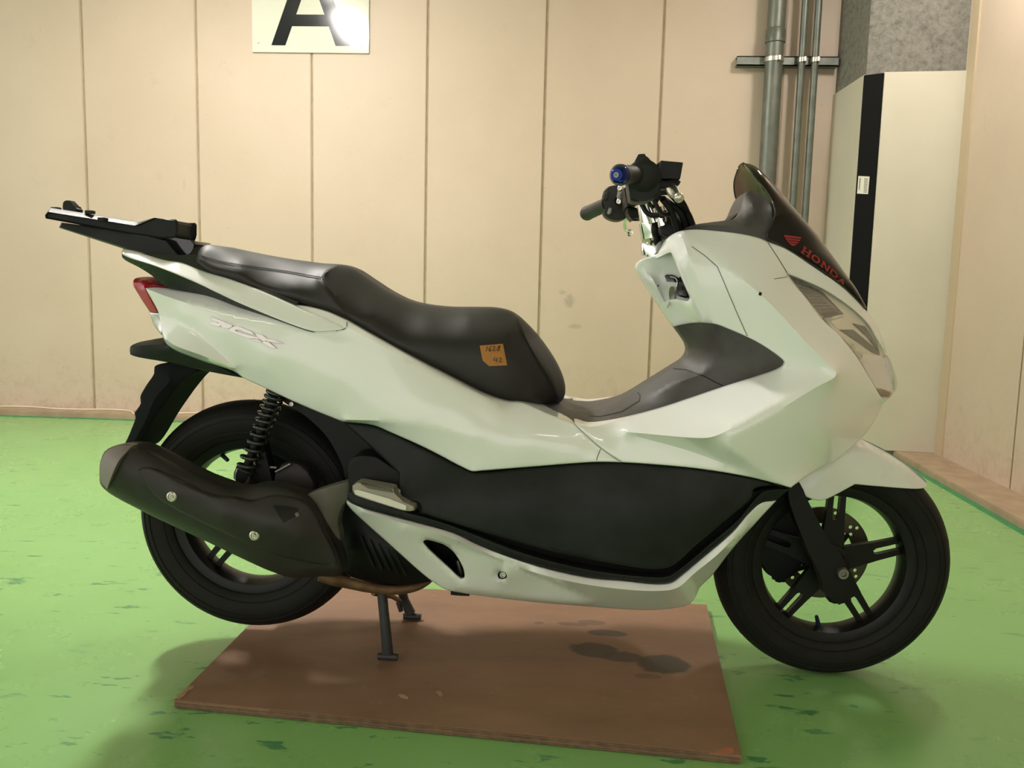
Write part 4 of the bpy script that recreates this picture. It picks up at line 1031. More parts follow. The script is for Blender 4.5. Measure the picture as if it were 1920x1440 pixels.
# ---- dashboard hood
dash = [(1284, 428.5, .11), (1304, 421, .105), (1340, 416, .105), (1376, 411, .10, 'c'), (1385, 402, .075), (1391, 380, .06), (1398, 363, .05), (1406, 356.5, .04), (1413, 355.5, .035), (1421, 361, .04), (1440, 376, .09), (1447, 388, .115), (1449, 402, .124), (1445, 417, .128), (1437, 445, .13, 'c'), (1426, 447.5, .134), (1394, 440, .136), (1347, 434, .131), (1310, 429.5, .122)]
shell('dash_hood', MG, sc, dash, ctrl=[(1400, 390, .095), (1410, 360, .04)], creases=[[(1376, 411, .108), (1400, 406, .12), (1413, 402, .118), (1410, 380, .085), (1408, 358, .045)], [(1303, 424, .12), (1350, 422, .13), (1400, 425, .135)]], res=6, smooth=2, lip=2, lipd=0.003, to=0.0, sharp=45)
shell('instrument_panel', MKD, sc, [(1300, 425, .08, 'c'), (1330, 417, .08), (1372, 410, .07), (1392, 385, .02), (1402, 362, .01, 'c'), (1420, 380, .0), (1430, 430, .02, 'c'), (1350, 432, .06)], res=12, smooth=1, lip=0, to=-.0, sharp=60)

# ---- floor tunnel / inner leg shield in grained plastic
tun = [(1265, 612, .03, 'c'), (1288, 646, .03), (1290.5, 660, .03), (1283, 673, .03), (1263, 688, .035, 'c'), (1218, 716, .035), (1173, 743, .035), (1132, 763, .04), (1100, 770.7, .045), (1073, 768, .05), (1047, 757, .05), (1022, 748, .05, 'c'), (1008, 762, .10, 'c'), (1030, 776, .16), (1075, 794, .205), (1107, 799, .20), (1150, 791, .183), (1240, 766, .143), (1357, 726, .137), (1455, 694, .185), (1472, 684, .204), (1472, 678, .204), (1464, 670, .204), (1423, 642, .195), (1362, 614, .169), (1340, 606, .161), (1300, 605, .085)]
tn = shell('floor_tunnel', MG, sc, tun, ctrl=[(1310, 650, .075), (1400, 665, .155), (1400, 690, .165), (1300, 700, .09), (1200, 760, .12), (1110, 785, .13)],
  creases=[[(1339, 608, .158), (1345, 643, .128), (1337, 686, .125), (1321, 700, .125)], [(1130, 770, .085), (1200, 752, .10), (1260, 722, .115), (1321, 700, .13)]], res=8, smooth=3, lip=2.5, lipd=0.003, to=0.0, shift=-0.004, sharp=50)
for k_ in [[(1263, 691), (1285, 693), (1322, 706), (1340, 716), (1355, 723)], [(1104, 780), (1125, 781), (1165, 772), (1199, 751), (1200, 741), (1196, 736)]]:
    decal('panel_seam', MKD, tn, ribbons([k_], 2.0), tn, 0.001)

# ---- seat
seat = [(367, 492, .118, 'c'), (369, 480, .105), (375, 466, .085), (388, 459, .075), (420, 463.5, .065), (460, 471, .045), (510, 480.5, .045), (560, 488, .045), (605, 493.5, .045), (640, 496, .045), (662, 503, .045), (693, 523, .045), (727, 545, .045), (760, 561, .045), (793, 570, .045), (843, 575.5, .045), (890, 576, .045), (927, 577, .045), (953, 583, .045), (970, 593, .045), (1007, 630, .045), (1043, 682, .045), (1057, 715, .045), (1060, 736, .045), (1053, 752, .05), (1040, 758, .06, 'c'),
        (1000, 758, .13), (953, 752, .16), (910, 738.5, .168), (845, 706, .170), (777, 670.5, .170), (710, 634, .170), (650, 598.5, .168), (610, 582, .16), (545, 563, .15), (477, 540.5, .142), (430, 521.5, .135), (393, 510, .13)]
st_ = shell('seat', MS, sc, seat, ctrl=[(700, 590, .158), (800, 640, .165), (900, 680, .170), (980, 700, .155), (800, 600, .12), (880, 600, .115), (950, 620, .125), (700, 550, .09), (1020, 720, .11), (550, 540, .148), (450, 505, .135), (620, 560, .155), (1000, 740, .14)],
  creases=[[(640, 497, .05), (618, 507, .10), (603, 522, .135), (625, 556, .155), (652, 594, .166)],
           [(969, 594, .055), (980, 622, .095), (994, 650, .112), (1018, 690, .115), (1036, 722, .10), (1046, 748, .075)]], res=8, smooth=0, lip=15, lipd=0.018, to=0.0, sharp=80)
for k_ in [[(376, 478), (388, 483), (427, 492.5), (480, 500), (540, 508.5), (600, 519.5)], [(377, 480.5), (388, 486), (427, 495.5), (480, 503), (540, 511.5), (601, 523)], [(637, 498.5), (617, 506), (604, 521), (624, 556), (652, 593)], [(634, 498.5), (613, 506), (601, 521)], [(971, 597), (981, 625), (995, 652), (1019, 692), (1038, 726), (1047, 746)], [(968, 599), (977, 625), (991, 652), (1015, 692), (1034, 726), (1044, 748)]]:
    decal('stitching', MST, st_, ribbons([k_], 1.1), st_, 0.001, dflt=.13)
# orange note stuck on the seat
def pgrid(po): return [po]
note = decal('sticky_note', MORG, None, [[(899.5, 648), (943, 644.5), (951, 685), (917, 686.5), (905, 676), (902, 662)]], st_, 0.0012, 0.0004, org=W(925, 665, .17), dflt=.17)
top(note, 'small orange paper tag with handwritten numbers stuck on the seat', 'note')
hand = [[(914, 649.5), (913.5, 652), (911.5, 658)], [(921, 648.5), (917.5, 653), (916.5, 657), (918.5, 659), (921, 657), (920, 654.5), (917, 655.5)], [(924, 650), (927, 649), (928, 651.5), (924, 657.5), (929.5, 657)],
        [(938, 648.5), (934, 649.5), (934.5, 652), (936.5, 654), (936.5, 657), (933, 657.5), (932, 655.5), (936, 652), (938, 649)],
        [(928, 670), (925.5, 675.5), (933, 675)], [(932, 670.5), (930.5, 679.5)], [(936, 672), (939, 671), (940, 673), (936, 678.5), (942, 678)]]
decal('handwriting', MINK, note, ribbons(hand, 1.15), note, 0.0006, org=note.location.copy(), dflt=.17)

# ---- tail: rail, side panel, lamps, badge
rail = shell('grab_rail', MW, sc, [(227, 473, .12), (231, 467.5, .105), (260, 473, .10), (310, 487.5, .10), (340, 492, .10), (380, 507.5, .108), (427, 521.5, .122), (477, 540, .142), (543, 568.5, .162), (590, 590, .178), (622, 603, .182), (648, 614, .186, 'c'), (641, 618.5, .190), (623, 620.5, .192), (593, 622, .192), (573, 618, .19), (460, 573.5, .168), (360, 527, .148), (293, 500, .135), (232, 479, .125)],
  res=6, smooth=1, lip=3, lipd=0.005, rim=0.02, sharp=60)
shell('rail_underside', MK, sc, [(228, 476, .117, 'c'), (232, 479.5, .121), (293, 500.5, .131), (360, 527.5, .144), (460, 574, .164), (573, 618.5, .187), (590, 623, .187, 'c'), (580, 622.5, .18), (510, 600, .15), (460, 581, .138), (393, 556, .112), (367, 550, .10), (336, 544, .10), (313, 539, .10), (299, 528, .10), (281, 514, .10), (260, 501, .105), (236, 488.5, .11), (229, 482, .115)],
  res=6, smooth=1, lip=0, to=0.0, sharp=50)
shell('tail_deck', MKG, sc, [(250, 474, .10, 'c'), (340, 478, .09), (372, 478, .09), (395, 500, .10), (480, 535, .13), (560, 566, .148, 'c'), (540, 580, .15), (427, 530, .118), (340, 500, .10), (300, 492, .10)], res=10, smooth=1, lip=0, to=0.0, sharp=60)
shell('tail_filler', MKD, sc, [(290, 525, .07, 'c'), (330, 530, .08), (420, 545, .10), (500, 585, .13, 'c'), (460, 590, .13), (366, 556, .09), (300, 542, .07, 'c')], res=10, smooth=1, lip=0, to=0.0)
side = shell('side_panel', MW, sc,
  [(270.5, 539, .085, 'c'), (294, 538, .078), (330, 542.5, .085), (367, 549, .098), (395, 554, .108), (460, 577, .135), (500, 574, .140), (560, 572, .150), (610, 582.5, .162), (650, 599.5, .172, 'c'), (710, 634, .176), (777, 671, .178), (845, 706, .178), (910, 739, .178), (953, 752.5, .17), (977, 754, .165), (1027, 775, .19), (1076, 794, .208, 'c'), (1092.5, 810, .214), (1126.5, 840, .22), (1165, 867, .226, 'c'), (1117, 866.5, .228), (1000, 875, .229), (900, 883, .226), (886, 884, .224), (870, 877.5, .22), (800, 841, .205), (733, 811, .192), (700, 797.5, .185), (643, 791, .180, 'c'),
   (633, 787, .18), (560, 757, .165), (500, 729, .148), (456, 708.5, .132), (440, 697.5, .128), (380, 677, .118), (327, 656, .106), (312, 645, .10), (304, 629, .095, 'c'), (300, 600, .093), (296, 585, .091)],
  ctrl=[(500, 680, .178), (600, 700, .198), (700, 740, .208), (560, 645, .184), (700, 680, .20), (800, 770, .222), (900, 810, .232), (1000, 825, .234), (870, 750, .214), (1080, 840, .23), (420, 620, .155), (350, 590, .130), (600, 750, .190), (1000, 790, .215)],
  creases=[[(274, 541, .088), (310, 555, .108), (354, 569, .126), (460, 594, .156), (527, 608, .173), (600, 628, .187), (660, 645, .195)], [(300, 592, .093), (330, 602, .110), (353, 616, .122), (400, 652, .138), (442, 690, .141)],
           [(309, 634, .110), (325, 646, .138), (380, 667, .160), (437, 690, .152)], [(651, 613, .190), (720, 651, .194), (793, 690, .196), (865, 724, .198), (913, 748, .200), (945, 775, .206)], [(645, 787, .20), (715, 789, .212), (793, 797, .222), (893, 822, .232)]],
  res=7.5, smooth=3, lip=3.2, lipd=0.006, to=0.0, sharp=50)
for k_ in [[(650.5, 600), (650.5, 612), (646, 617), (630, 620.5)], [(1126, 842), (1120, 857), (1118, 866)]]:
    decal('panel_seam', MKD, side, ribbons([k_], 1.2), side, 0.001, dflt=.19)
B_ = lambda L: [[(380+x/12, 580+y/12) for x, y in p] for p in L]
decal('badge', mat('dark_chrome', (0.42, 0.41, 0.36), 0.15, metal=0.95), side, B_([[(185, 165), (680, 360), (640, 400), (580, 430), (440, 400), (360, 300), (240, 262), (230, 215)], [(150, 310), (180, 285), (260, 275), (440, 340), (370, 385), (260, 370)],
  [(600, 450), (640, 405), (720, 385), (820, 390), (1100, 505), (1170, 580), (1000, 530), (850, 462), (770, 455), (720, 470), (760, 500), (1250, 640), (1280, 668), (1000, 640), (750, 550), (620, 495)],
  [(1190, 545), (1340, 580), (1450, 660), (1390, 720), (1280, 660), (1230, 615)], [(1450, 660), (1600, 690), (1820, 765), (1500, 732), (1400, 700)], [(1080, 660), (1250, 690), (1340, 740), (1380, 715), (1480, 735), (1660, 880), (1540, 850), (1440, 800), (1340, 742), (1220, 720)]]), side, 0.0012, 0.0025, dflt=.15)['label'] = 'chrome three-letter badge'
tl = shell('tail_light', MRED, sc, [(249, 531, .055), (252, 523, .045), (263, 519.5, .03), (291, 520, .03), (302, 527, .05), (316, 538, .078, 'c'), (284, 537.5, .082), (271, 538.5, .087, 'c'), (283, 562, .090), (296.5, 586, .092, 'c'), (281, 585.5, .07, 'c'), (262, 556, .06)],
   creases=[[(250, 530, .058), (275, 531, .082), (284, 534, .083), (312, 537, .078)]], res=5, smooth=1, lip=2, lipd=0.003, to=0.0, sharp=40)
tl['label'] = 'red tail light'
ts = shell('turn_signal', MCLR, sc, [(281, 586, .07, 'c'), (298, 587, .092, 'c'), (303, 603, .094), (303.5, 628, .094, 'c'), (296, 620, .08), (287, 606, .07)], res=4, smooth=1, lip=2, lipd=0.003, to=0.0, sharp=35)
ts['label'] = 'clear rear turn signal'

# ---- luggage rack carrier plate
def P2(L, sx=0, sy=0): return [(p[0]+sx, p[1]+sy)+tuple(p[2:]) for p in L]
low = [(91, 397.2), (255, 422.9), (288, 408.7), (349, 414.2), (355.7, 420), (354.5, 437), (343, 446.8), (308, 446.8), (237, 437.9), (84.8, 409.6), (84.3, 403)]
upp = [(95, 389.5), (262, 417.5), (290, 407.7), (345, 413), (352, 419), (351, 436), (341, 445.8), (308, 445.8), (240, 436.9), (92, 407.6), (90, 400)]
def loft(name, m, L, step=8, sharp=35, taper=0.0):
    """mirror-symmetric solid skinned through side outlines at decreasing half widths"""
    bmm = bmesh.new(); rr_ = []
    for d, o in L:
        q = dens2([(p[0], p[1], d*(1-taper*min(1, max(0, (p[0]-90)/265))))+tuple(p[2:]) for p in o], step, L[0][1]); rr_.append([W(*p) for p in q])
    allr = rr_+[[Vector((p.x, -p.y, p.z)) for p in r_] for r_ in reversed(rr_)]
    vv = [[bmm.verts.new(p) for p in r_] for r_ in allr]; n = len(vv[0])
    for a, b in zip(vv, vv[1:]):
        for i in range(n): bmm.faces.new([a[i], a[(i+1) % n], b[(i+1) % n], b[i]])
    bmm.faces.new(vv[0]); bmm.faces.new(list(reversed(vv[-1])))
    return mk(name, bmm, m, sc, SC0, sharp)
cc = lambda L: [p if i in (6, 7, 9) else p for i, p in enumerate(L)]
lowc = [(91, 397.2, 'c'), (252, 422.9, 'c'), (258, 421.5, 'c'), (286, 409.5, 'c'), (290, 408.5, 'c'), (349, 414.2, 'c'), (355, 419, 'c'), (354.5, 437, 'c'), (350, 444, 'c'), (342, 446.8, 'c'), (308, 446.8, 'c'), (237, 437.9, 'c'), (85.5, 409.6, 'c'), (84.5, 403, 'c')]
uppc = [(95, 389.5, 'c'), (256, 416.5, 'c'), (262, 416, 'c'), (287, 408.3, 'c'), (291, 407.5, 'c'), (345, 413, 'c'), (351, 419, 'c'), (350.5, 436, 'c'), (346, 443, 'c'), (340, 445.8, 'c'), (308, 445.8, 'c'), (240, 436.9, 'c'), (92, 407.6, 'c'), (90, 399, 'c')]
lowc = [(p[0] if p[0] < 290 else 290+(p[0]-290)*0.63,)+tuple(p[1:]) for p in lowc]
uppc = [(p[0] if p[0] < 290 else 290+(p[0]-290)*0.63,)+tuple(p[1:]) for p in uppc]
plate = loft('rack_plate', MK, [(.118, [(p[0]+3, p[1]+(2 if i < 5 else -3), 'c') for i, p in enumerate(lowc)]), (.125, lowc), (.105, uppc)], sharp=30, taper=0.66)
plate['label'] = 'dark carrier plate of the luggage rack'
sup = loft('rack_support', MK, taper=0.2, L= [(.060, [(110.5, 427, 'c'), (115, 417, 'c'), (276, 440, 'c'), (311, 449, 'c'), (339, 482, 'c'), (336, 489, 'c'), (290, 487, 'c'), (255, 481, 'c'), (230, 466, 'c')]), (.085, [(113, 426, 'c'), (117, 418, 'c'), (276, 443, 'c'), (310, 452, 'c'), (336, 482, 'c'), (333, 487, 'c'), (290, 485, 'c'), (258, 479, 'c'), (234, 464, 'c')])][::-1], sharp=30)
brk = prism('rack_bracket', MKG, sc, [(306, 444), (340, 448), (362, 452), (366, 458), (362, 466), (352, 482), (343, 485), (330, 470)], 0.05, -0.04, 0.004)
lt = prism('latch', MKD, plate, [(117, 394), (117.5, 379), (122, 375.5), (129, 375.5), (136, 383), (139, 389, 'c'), (145, 392, 'c'), (144, 398, 'c'), (125, 397, 'c')], 0.012, -0.012, 0.003)
for px, py, d in ((169, 397.5, .08), (193, 411, .112), (105, 391.5, .09)):
    bm = bmesh.new(); c = W(px, py, d); add_box(bm, c-Vector((0.008, 0.008, 0.004)), c+Vector((0.008, 0.008, 0.003)), 0.001)
    mk('plate_clip', bm, MKD, plate, SC0)

# ---- rear wing and mudguard
shell('tail_wing', MK, sc, [(243, 657, .07), (244, 650, .07), (256, 643, .055), (285, 636.5, .05), (306, 633, .05, 'c'), (312, 645, .098), (336, 660, .105), (400, 684, .115), (458, 709, .125, 'c'), (393, 697, .10), (317, 680, .085), (244, 664, .075)], creases=[[(244, 652, .078), (265, 648, .085), (310, 646, .095)]], ctrl=[(300, 660, .10)], res=7, smooth=1, lip=2.5, lipd=0.003, to=0.0, sharp=35)
mg = [(290, 687), (289, 700), (274, 723), (263, 744), (264, 756), (258, 766), (252, 774), (254, 782), (243, 813), (231, 845), (246, 850), (292, 782), (328, 732), (350, 708), (372, 694), (350, 684), (317, 680)]
shell('mudguard', mat('matt_mudguard_plastic', (0.014, 0.015, 0.0165), 0.85, spec=0.06), sc, [(p[0], p[1], .062) for p in mg], creases=[[(290, 690, .068), (318, 712, .078), (292, 745, .078), (272, 790, .074), (246, 838, .070)]], res=9, smooth=1, lip=3, lipd=0.006, to=0.0, sharp=35)

# ---- under the seat: inner guard, engine, transmission
prism('inner_guard', MKD, sc, [(505, 722, 'c'), (560, 745, 'c'), (640, 780, 'c'), (700, 830, 'c'), (756, 885, 'c'), (756, 940, 'c'), (690, 925, 'c'), (652, 905), (640, 868), (612, 818), (570, 778), (530, 752)], 0.10, 0.065, 0.004)
prism('engine_block', MKD, sc, [(700, 850, 'c'), (900, 900, 'c'), (1080, 930, 'c'), (1080, 1070, 'c'), (860, 1090, 'c'), (700, 1070, 'c'), (694, 960, 'c')], 0.10, -0.14, 0.01)
prism('frame_rail', MKD, sc, [(520, 735, 'c'), (700, 690, 'c'), (1000, 790, 'c'), (1100, 860, 'c'), (760, 930, 'c'), (640, 800, 'c')], 0.12, -0.12, 0.01)
prism('transmission_case', MKD, sc, [(492, 842), (560, 826), (650, 850), (720, 890), (720, 1060), (560, 1040), (500, 1000), (455, 975), (445, 930), (462, 885)], -0.075, -0.17, 0.02)
prism('radiator', MKD, sc, [(1290, 930, 'c'), (1400, 905, 'c'), (1330, 985, 'c'), (1300, 1060, 'c'), (1240, 1075, 'c'), (1200, 1000, 'c')], 0.12, -0.12, 0.01)
fan = shell('fan_cover', MKD, sc, [(651, 925, .13, 'c'), (640, 958, .13), (634, 985, .13), (636, 1005, .13), (640, 1021, .13), (636, 1038, .13), (642, 1058, .13), (648, 1076, .13), (680, 1089, .13), (721, 1098, .13), (760, 1097.5, .13), (800, 1092, .13), (830, 1085, .13, 'c'), (800, 1000, .13, 'c'), (700, 935, .13, 'c')], ctrl=[(690, 1020, .17), (740, 1050, .17), (700, 1070, .155), (660, 990, .15)], res=8, smooth=3, lip=5, lipd=0.012, rim=0.05, mirror=None, sharp=50)
rb = []
for k in range(5): rb.append([(676+k*16, 1006+k*8), (686+k*16, 1030+k*7), (700+k*15, 1062+k*4)])
decal('cooling_fin', MK, fan, ribbons(rb, 5), fan, 0.003, 0.004, dflt=.17)
tube('exhaust_pipe', MEX, sc, [W(600, 1078, .19), W(625, 1086, .18), W(650, 1092, .165), W(692, 1102, .15), W(733, 1106.5, .13), W(771, 1102.5, .11), W(797, 1091, .09), W(815, 1072, .07), W(825, 1050, .05)], [.0135, .0135, .0125, .0105, .0100, .0100, .0100, .0100, .0100], 16, 6)
grey = shell('swing_arm', MGR, sc, [(577, 927, .20, 'c'), (600, 918, .20), (657, 901, .18, 'c'), (653, 935, .18), (642, 950, .18), (634, 976, .18), (638, 1006, .18), (637, 1045, .18, 'c'), (626, 1022, .195), (590, 946, .20)], ctrl=[(620, 950, .20)], res=8, smooth=1, lip=2.5, lipd=0.003, rim=0.03, mirror=None, sharp=35)
# ---- muffler
mu_o = [(186.5, 893, .236), (188, 866, .236), (196, 847, .236), (216, 835.5, .236), (250, 833, .236), (273, 841, .236), (327, 870, .236), (373, 892, .236), (400, 903, .236), (433, 914.5, .236), (455, 915, .236), (493, 908, .236), (527, 912, .236), (560, 922, .236), (587, 940, .236), (627, 1017, .236), (643, 1060, .236), (640, 1077, .236), (593, 1081, .236), (553, 1084, .236), (510, 1072, .236), (460, 1050, .236), (393, 1018, .236), (270, 960, .236), (200, 921, .236), (188, 907, .236)]
mf = shell('muffler', MMU, sc, mu_o, ctrl=[(300, 905, .268), (400, 960, .270), (500, 1000, .268), (600, 1040, .245), (560, 960, .25), (500, 940, .25), (230, 900, .262), (245, 930, .245), (350, 985, .248), (450, 1030, .245), (540, 1060, .24)],
   creases=[[(250, 836, .236), (243, 845, .245), (225, 865, .258), (212, 890, .260), (202, 915, .245)]], res=8, smooth=2, lip=20, lipd=0.032, to=0.20, mirror=0.20, sharp=85)
mf['label'] = 'matt black muffler'
shell('muffler_cap', MMC, mf, [(187.5, 893, .212), (189, 867, .214), (197, 849, .214), (217, 837, .214), (250, 834.5, .212, 'c'), (240, 846, .238), (223, 865, .262), (212, 888, .264), (201, 917, .243, 'c'), (190, 905, .212)], ctrl=[(199, 885, .250), (207, 862, .252), (230, 844, .246), (196, 900, .240)], res=6, smooth=2, lip=2, lipd=0.004, rim=0.02, mirror=None, shift=0.010, sharp=45)
hs_ = shell('heat_shield', MMU, mf, [(258, 880, .256, 'c'), (270, 876.5, .256), (287, 879, .258), (330, 899, .264), (393, 928, .268), (415, 932.5, .268), (437, 933, .266), (470, 940, .262), (505, 930, .25), (545, 932, .245), (580, 948, .240), (608, 1000, .238), (630, 1045, .232), (634, 1062, .226), (595, 1058, .242), (560, 1052, .248), (500, 1034, .256), (393, 986, .264), (300, 937, .262), (277, 912, .260), (266, 896, .258)],
   ctrl=[(330, 925, .278), (420, 965, .284), (500, 985, .282), (560, 1010, .27), (540, 960, .265)], res=8, smooth=4, lip=5, lipd=0.006, rim=0.012, mirror=None, shift=0.006, sharp=60)
decal('heat_shield_recess', MKD, hs_, [[(512, 947), (535, 948), (560, 953), (558, 966), (545, 973), (532, 981), (520, 963)]], hs_, 0.0008, dflt=.27)
def on_target(px, py, tgt):
    tv, tf = WORLD[tgt.name]; bvh = BVHTree.FromPolygons(tv, tf); v = (cf+(px-960)/F*cr-(py-720)/F*cu).normalized(); h = bvh.ray_cast(CAM, v); return h[0]
def bolt_on(name, m, par, tgt, px, py, r, h, label=None):
    p = on_target(px, py, tgt); o = lathe(name, m, par, p, (0, -1, 0), [(0, -0.012), (r, -0.012), (r, 0), (r*0.96, h*0.5), (r*0.72, h), (r*0.60, h), (r*0.55, h*0.35), (r*0.36, h*0.35), (r*0.34, h*1.3), (r*0.16, h*1.3), (r*0.14, h*0.7), (0, h*0.7)], 24)
    if label: o['label'] = label
    return o
bolt_on('cover_bolt', MAL, hs_, hs_, 322.5, 931, 0.0108, 0.004, 'pale steel bolt on the heat shield')
bolt_on('cover_bolt', MAL, hs_, hs_, 477.5, 1004, 0.0108, 0.004, 'pale steel bolt on the heat shield')
bolt_on('cover_bolt', MSTL, hs_, hs_, 557, 965, 0.005, 0.003, 'small dark bolt on the heat shield')

# ---- shock absorber
sh = empty('shock_absorber', (0, 0, 0)); sh.parent = sc; sh.location = (0, 0, 0)
s0, s1 = W(521, 728, .115), W(461, 880, .115)
tube('damper_rod', MKD, sh, [s0, s1], 0.0095, 12)
bm = bmesh.new(); P = []; n_t = 13; ax = (s1-s0); L_ = ax.length; ax.normalize(); u = Vector((0, 1, 0)); v = ax.cross(u).normalized()
for i in range(n_t*14+1):
    a = 2*math.pi*i/14; f = i/(n_t*14); g_ = f**1.35; rad = 0.0185
    P.append(s0+ax*L_*g_+(u*math.cos(a)+v*math.sin(a))*rad)
add_tube(bm, P, 0.0042, 7); mk('spring', bm, MSPR, sh, SC0, 60)['label'] = 'glossy black coil spring'
lathe('spring_seat', MSPR, sh, s1, -ax, [(0, -0.026), (0.018, -0.026), (0.021, -0.015), (0.021, 0.0), (0.018, 0.003), (0, 0.003)], 24)
prism('clevis', MRST, sh, [(448, 888), (467, 893), (463, 915), (450, 926), (438, 920), (440, 905)], .13, .10, 0.004)
prism('shock_mount', MSTL, sh, [(436, 905, 'c'), (468, 893, 'c'), (478, 915, 'c'), (470, 935, 'c'), (430, 935, 'c')], .10, .085, 0.003)
prism('axle_bracket', MKD, sc, [(480, 800, 'c'), (496, 842, 'c'), (505, 880, 'c'), (516, 930, 'c'), (480, 935, 'c'), (478, 880, 'c'), (485, 860, 'c')], .105, .07, 0.004)
prism('caliper_cover', MMU, sc, [(520, 878), (535, 868), (565, 873), (580, 892), (590, 918), (560, 935), (525, 930), (515, 905)], .10, .062, 0.008)
bm = bmesh.new()
for a_, b_ in (((517, 885), (545, 870)), ((519, 905), (524, 925)), ((533, 905), (552, 912)), ((507, 876), (519, 877))):
    add_tube(bm, [W(*a_, .104), W(*b_, .106)], 0.003, 8)
mk('brake_line', bm, MSTL, sc, SC0)
bolt('frame_bolt', MAL, sc, 548, 757, .115, 0.005, 0.006, label='bright bolt under the tail')

# ---- black skirt and footboard
sk = [(643, 791.5, .172, 'c'), (700, 798.5, .18), (733, 812, .187), (870, 878.5, .214), (886, 885, .218), (1000, 876, .223), (1117, 867.5, .223), (1207, 870.5, .227), (1307, 879.5, .231), (1407, 896, .227), (1483, 916, .216, 'c'), (1450, 911, .222), (1413, 918, .232), (1409, 933, .236), (1373, 965.5, .240), (1301, 1026, .246), (1262, 1060, .250), (1228, 1067, .252), (1150, 1057, .253), (1040, 1035.5, .253), (960, 1014, .252), (862, 985, .246), (820, 972, .243), (788, 962, .240, 'c'), (789, 952, .239), (783, 942.5, .238), (760, 940, .234), (748.5, 932, .228, 'c'), (747.5, 888, .205, 'c'), (693, 836.5, .186)]
skirt = shell('side_skirt', MK, sc, sk, ctrl=[(900, 935, .243), (1000, 920, .248), (1200, 925, .254), (1350, 930, .246), (1000, 975, .256), (1200, 1000, .262), (1300, 990, .254), (820, 935, .238), (800, 885, .213), (720, 840, .194)],
   res=8, smooth=1, lip=4, lipd=0.008, to=0.0, sharp=60)
skirt['label'] = 'black side skirt panel'
shell('footboard', MKD, sc, [(790, 950, .236, 'c'), (862, 978, .226), (960, 1006, .216), (1040, 1028, .212), (1150, 1049, .210), (1228, 1059, .210), (1262, 1052, .210), (1301, 1018, .210), (1373, 957, .212), (1409, 925, .212), (1470, 912, .212, 'c'), (1458, 934, .20, 'c'), (1400, 962, .20), (1373, 993, .20), (1310, 1047, .20), (1276, 1075, .20), (1258, 1088, .20), (1233, 1091, .20), (1100, 1078, .20), (983, 1050, .205), (850, 995, .215), (780, 970, .225, 'c')], res=9, smooth=1, lip=0, to=0.0, sharp=60)
shell('footboard_rim', MK, sc, [(651, 936, .222, 'c'), (652, 927, .222), (659, 921, .223), (700, 938, .23), (767, 961, .236), (783, 966, .239), (820, 976.5, .242), (862, 991, .243), (900, 1006, .242), (983, 1037, .241), (1100, 1067, .240), (1200, 1080, .238), (1252, 1080, .236), (1278, 1064, .234), (1330, 1020, .229), (1385, 973, .222), (1412, 940, .220), (1432, 922, .219), (1483, 916, .214, 'c'), (1456, 937.5, .205, 'c'), (1427, 941, .212), (1400, 964, .218), (1373, 995, .223), (1310, 1049, .229), (1276, 1077, .231), (1258, 1090, .233), (1233, 1093, .235), (1170, 1087, .236), (1100, 1080, .237), (983, 1052, .239), (900, 1020.5, .240), (850, 997, .240), (767, 974, .236), (667, 945.5, .228)], res=7, smooth=1, lip=2.5, lipd=0.004, rim=0.03, sharp=60)
prism('peg_pocket', MKD, sc, [(656, 862), (700, 856), (706, 858, 'c'), (748, 886, 'c'), (752, 932, 'c'), (790, 942, 'c'), (790, 968, 'c'), (700, 948, 'c'), (655, 925, 'c')], .20, .12, 0.003)
peg = prism('passenger_footpeg', mat('dull_peg_alloy', (0.34, 0.30, 0.25), 0.4, metal=0.4), sc, [(660, 921), (660, 911), (670, 905, 'c'), (737, 917, 'c'), (741, 932, 'c'), (748, 938, 'c'), (776, 950, 'c'), (777, 958, 'c'), (760, 959, 'c'), (665, 928)], .262, .222, 0.004)
peg['label'] = 'folded silver passenger footpeg'
decal('peg_edge', mat('bright_peg_edge', (0.75, 0.70, 0.64), 0.4, metal=0.3), peg, [[(664, 919), (672, 918.5), (730, 935), (762, 948), (761, 957), (740, 951), (700, 938), (665, 926.5)]], peg, 0.001, 0.0015, dflt=.26)
prism('rubber_pad', mat('pad_rubber', (0.12, 0.11, 0.095), 0.6), peg, [(676, 907.5, 'c'), (733, 918.5, 'c'), (736, 924, 'c'), (690, 916, 'c')], .268, .255, 0.0015)
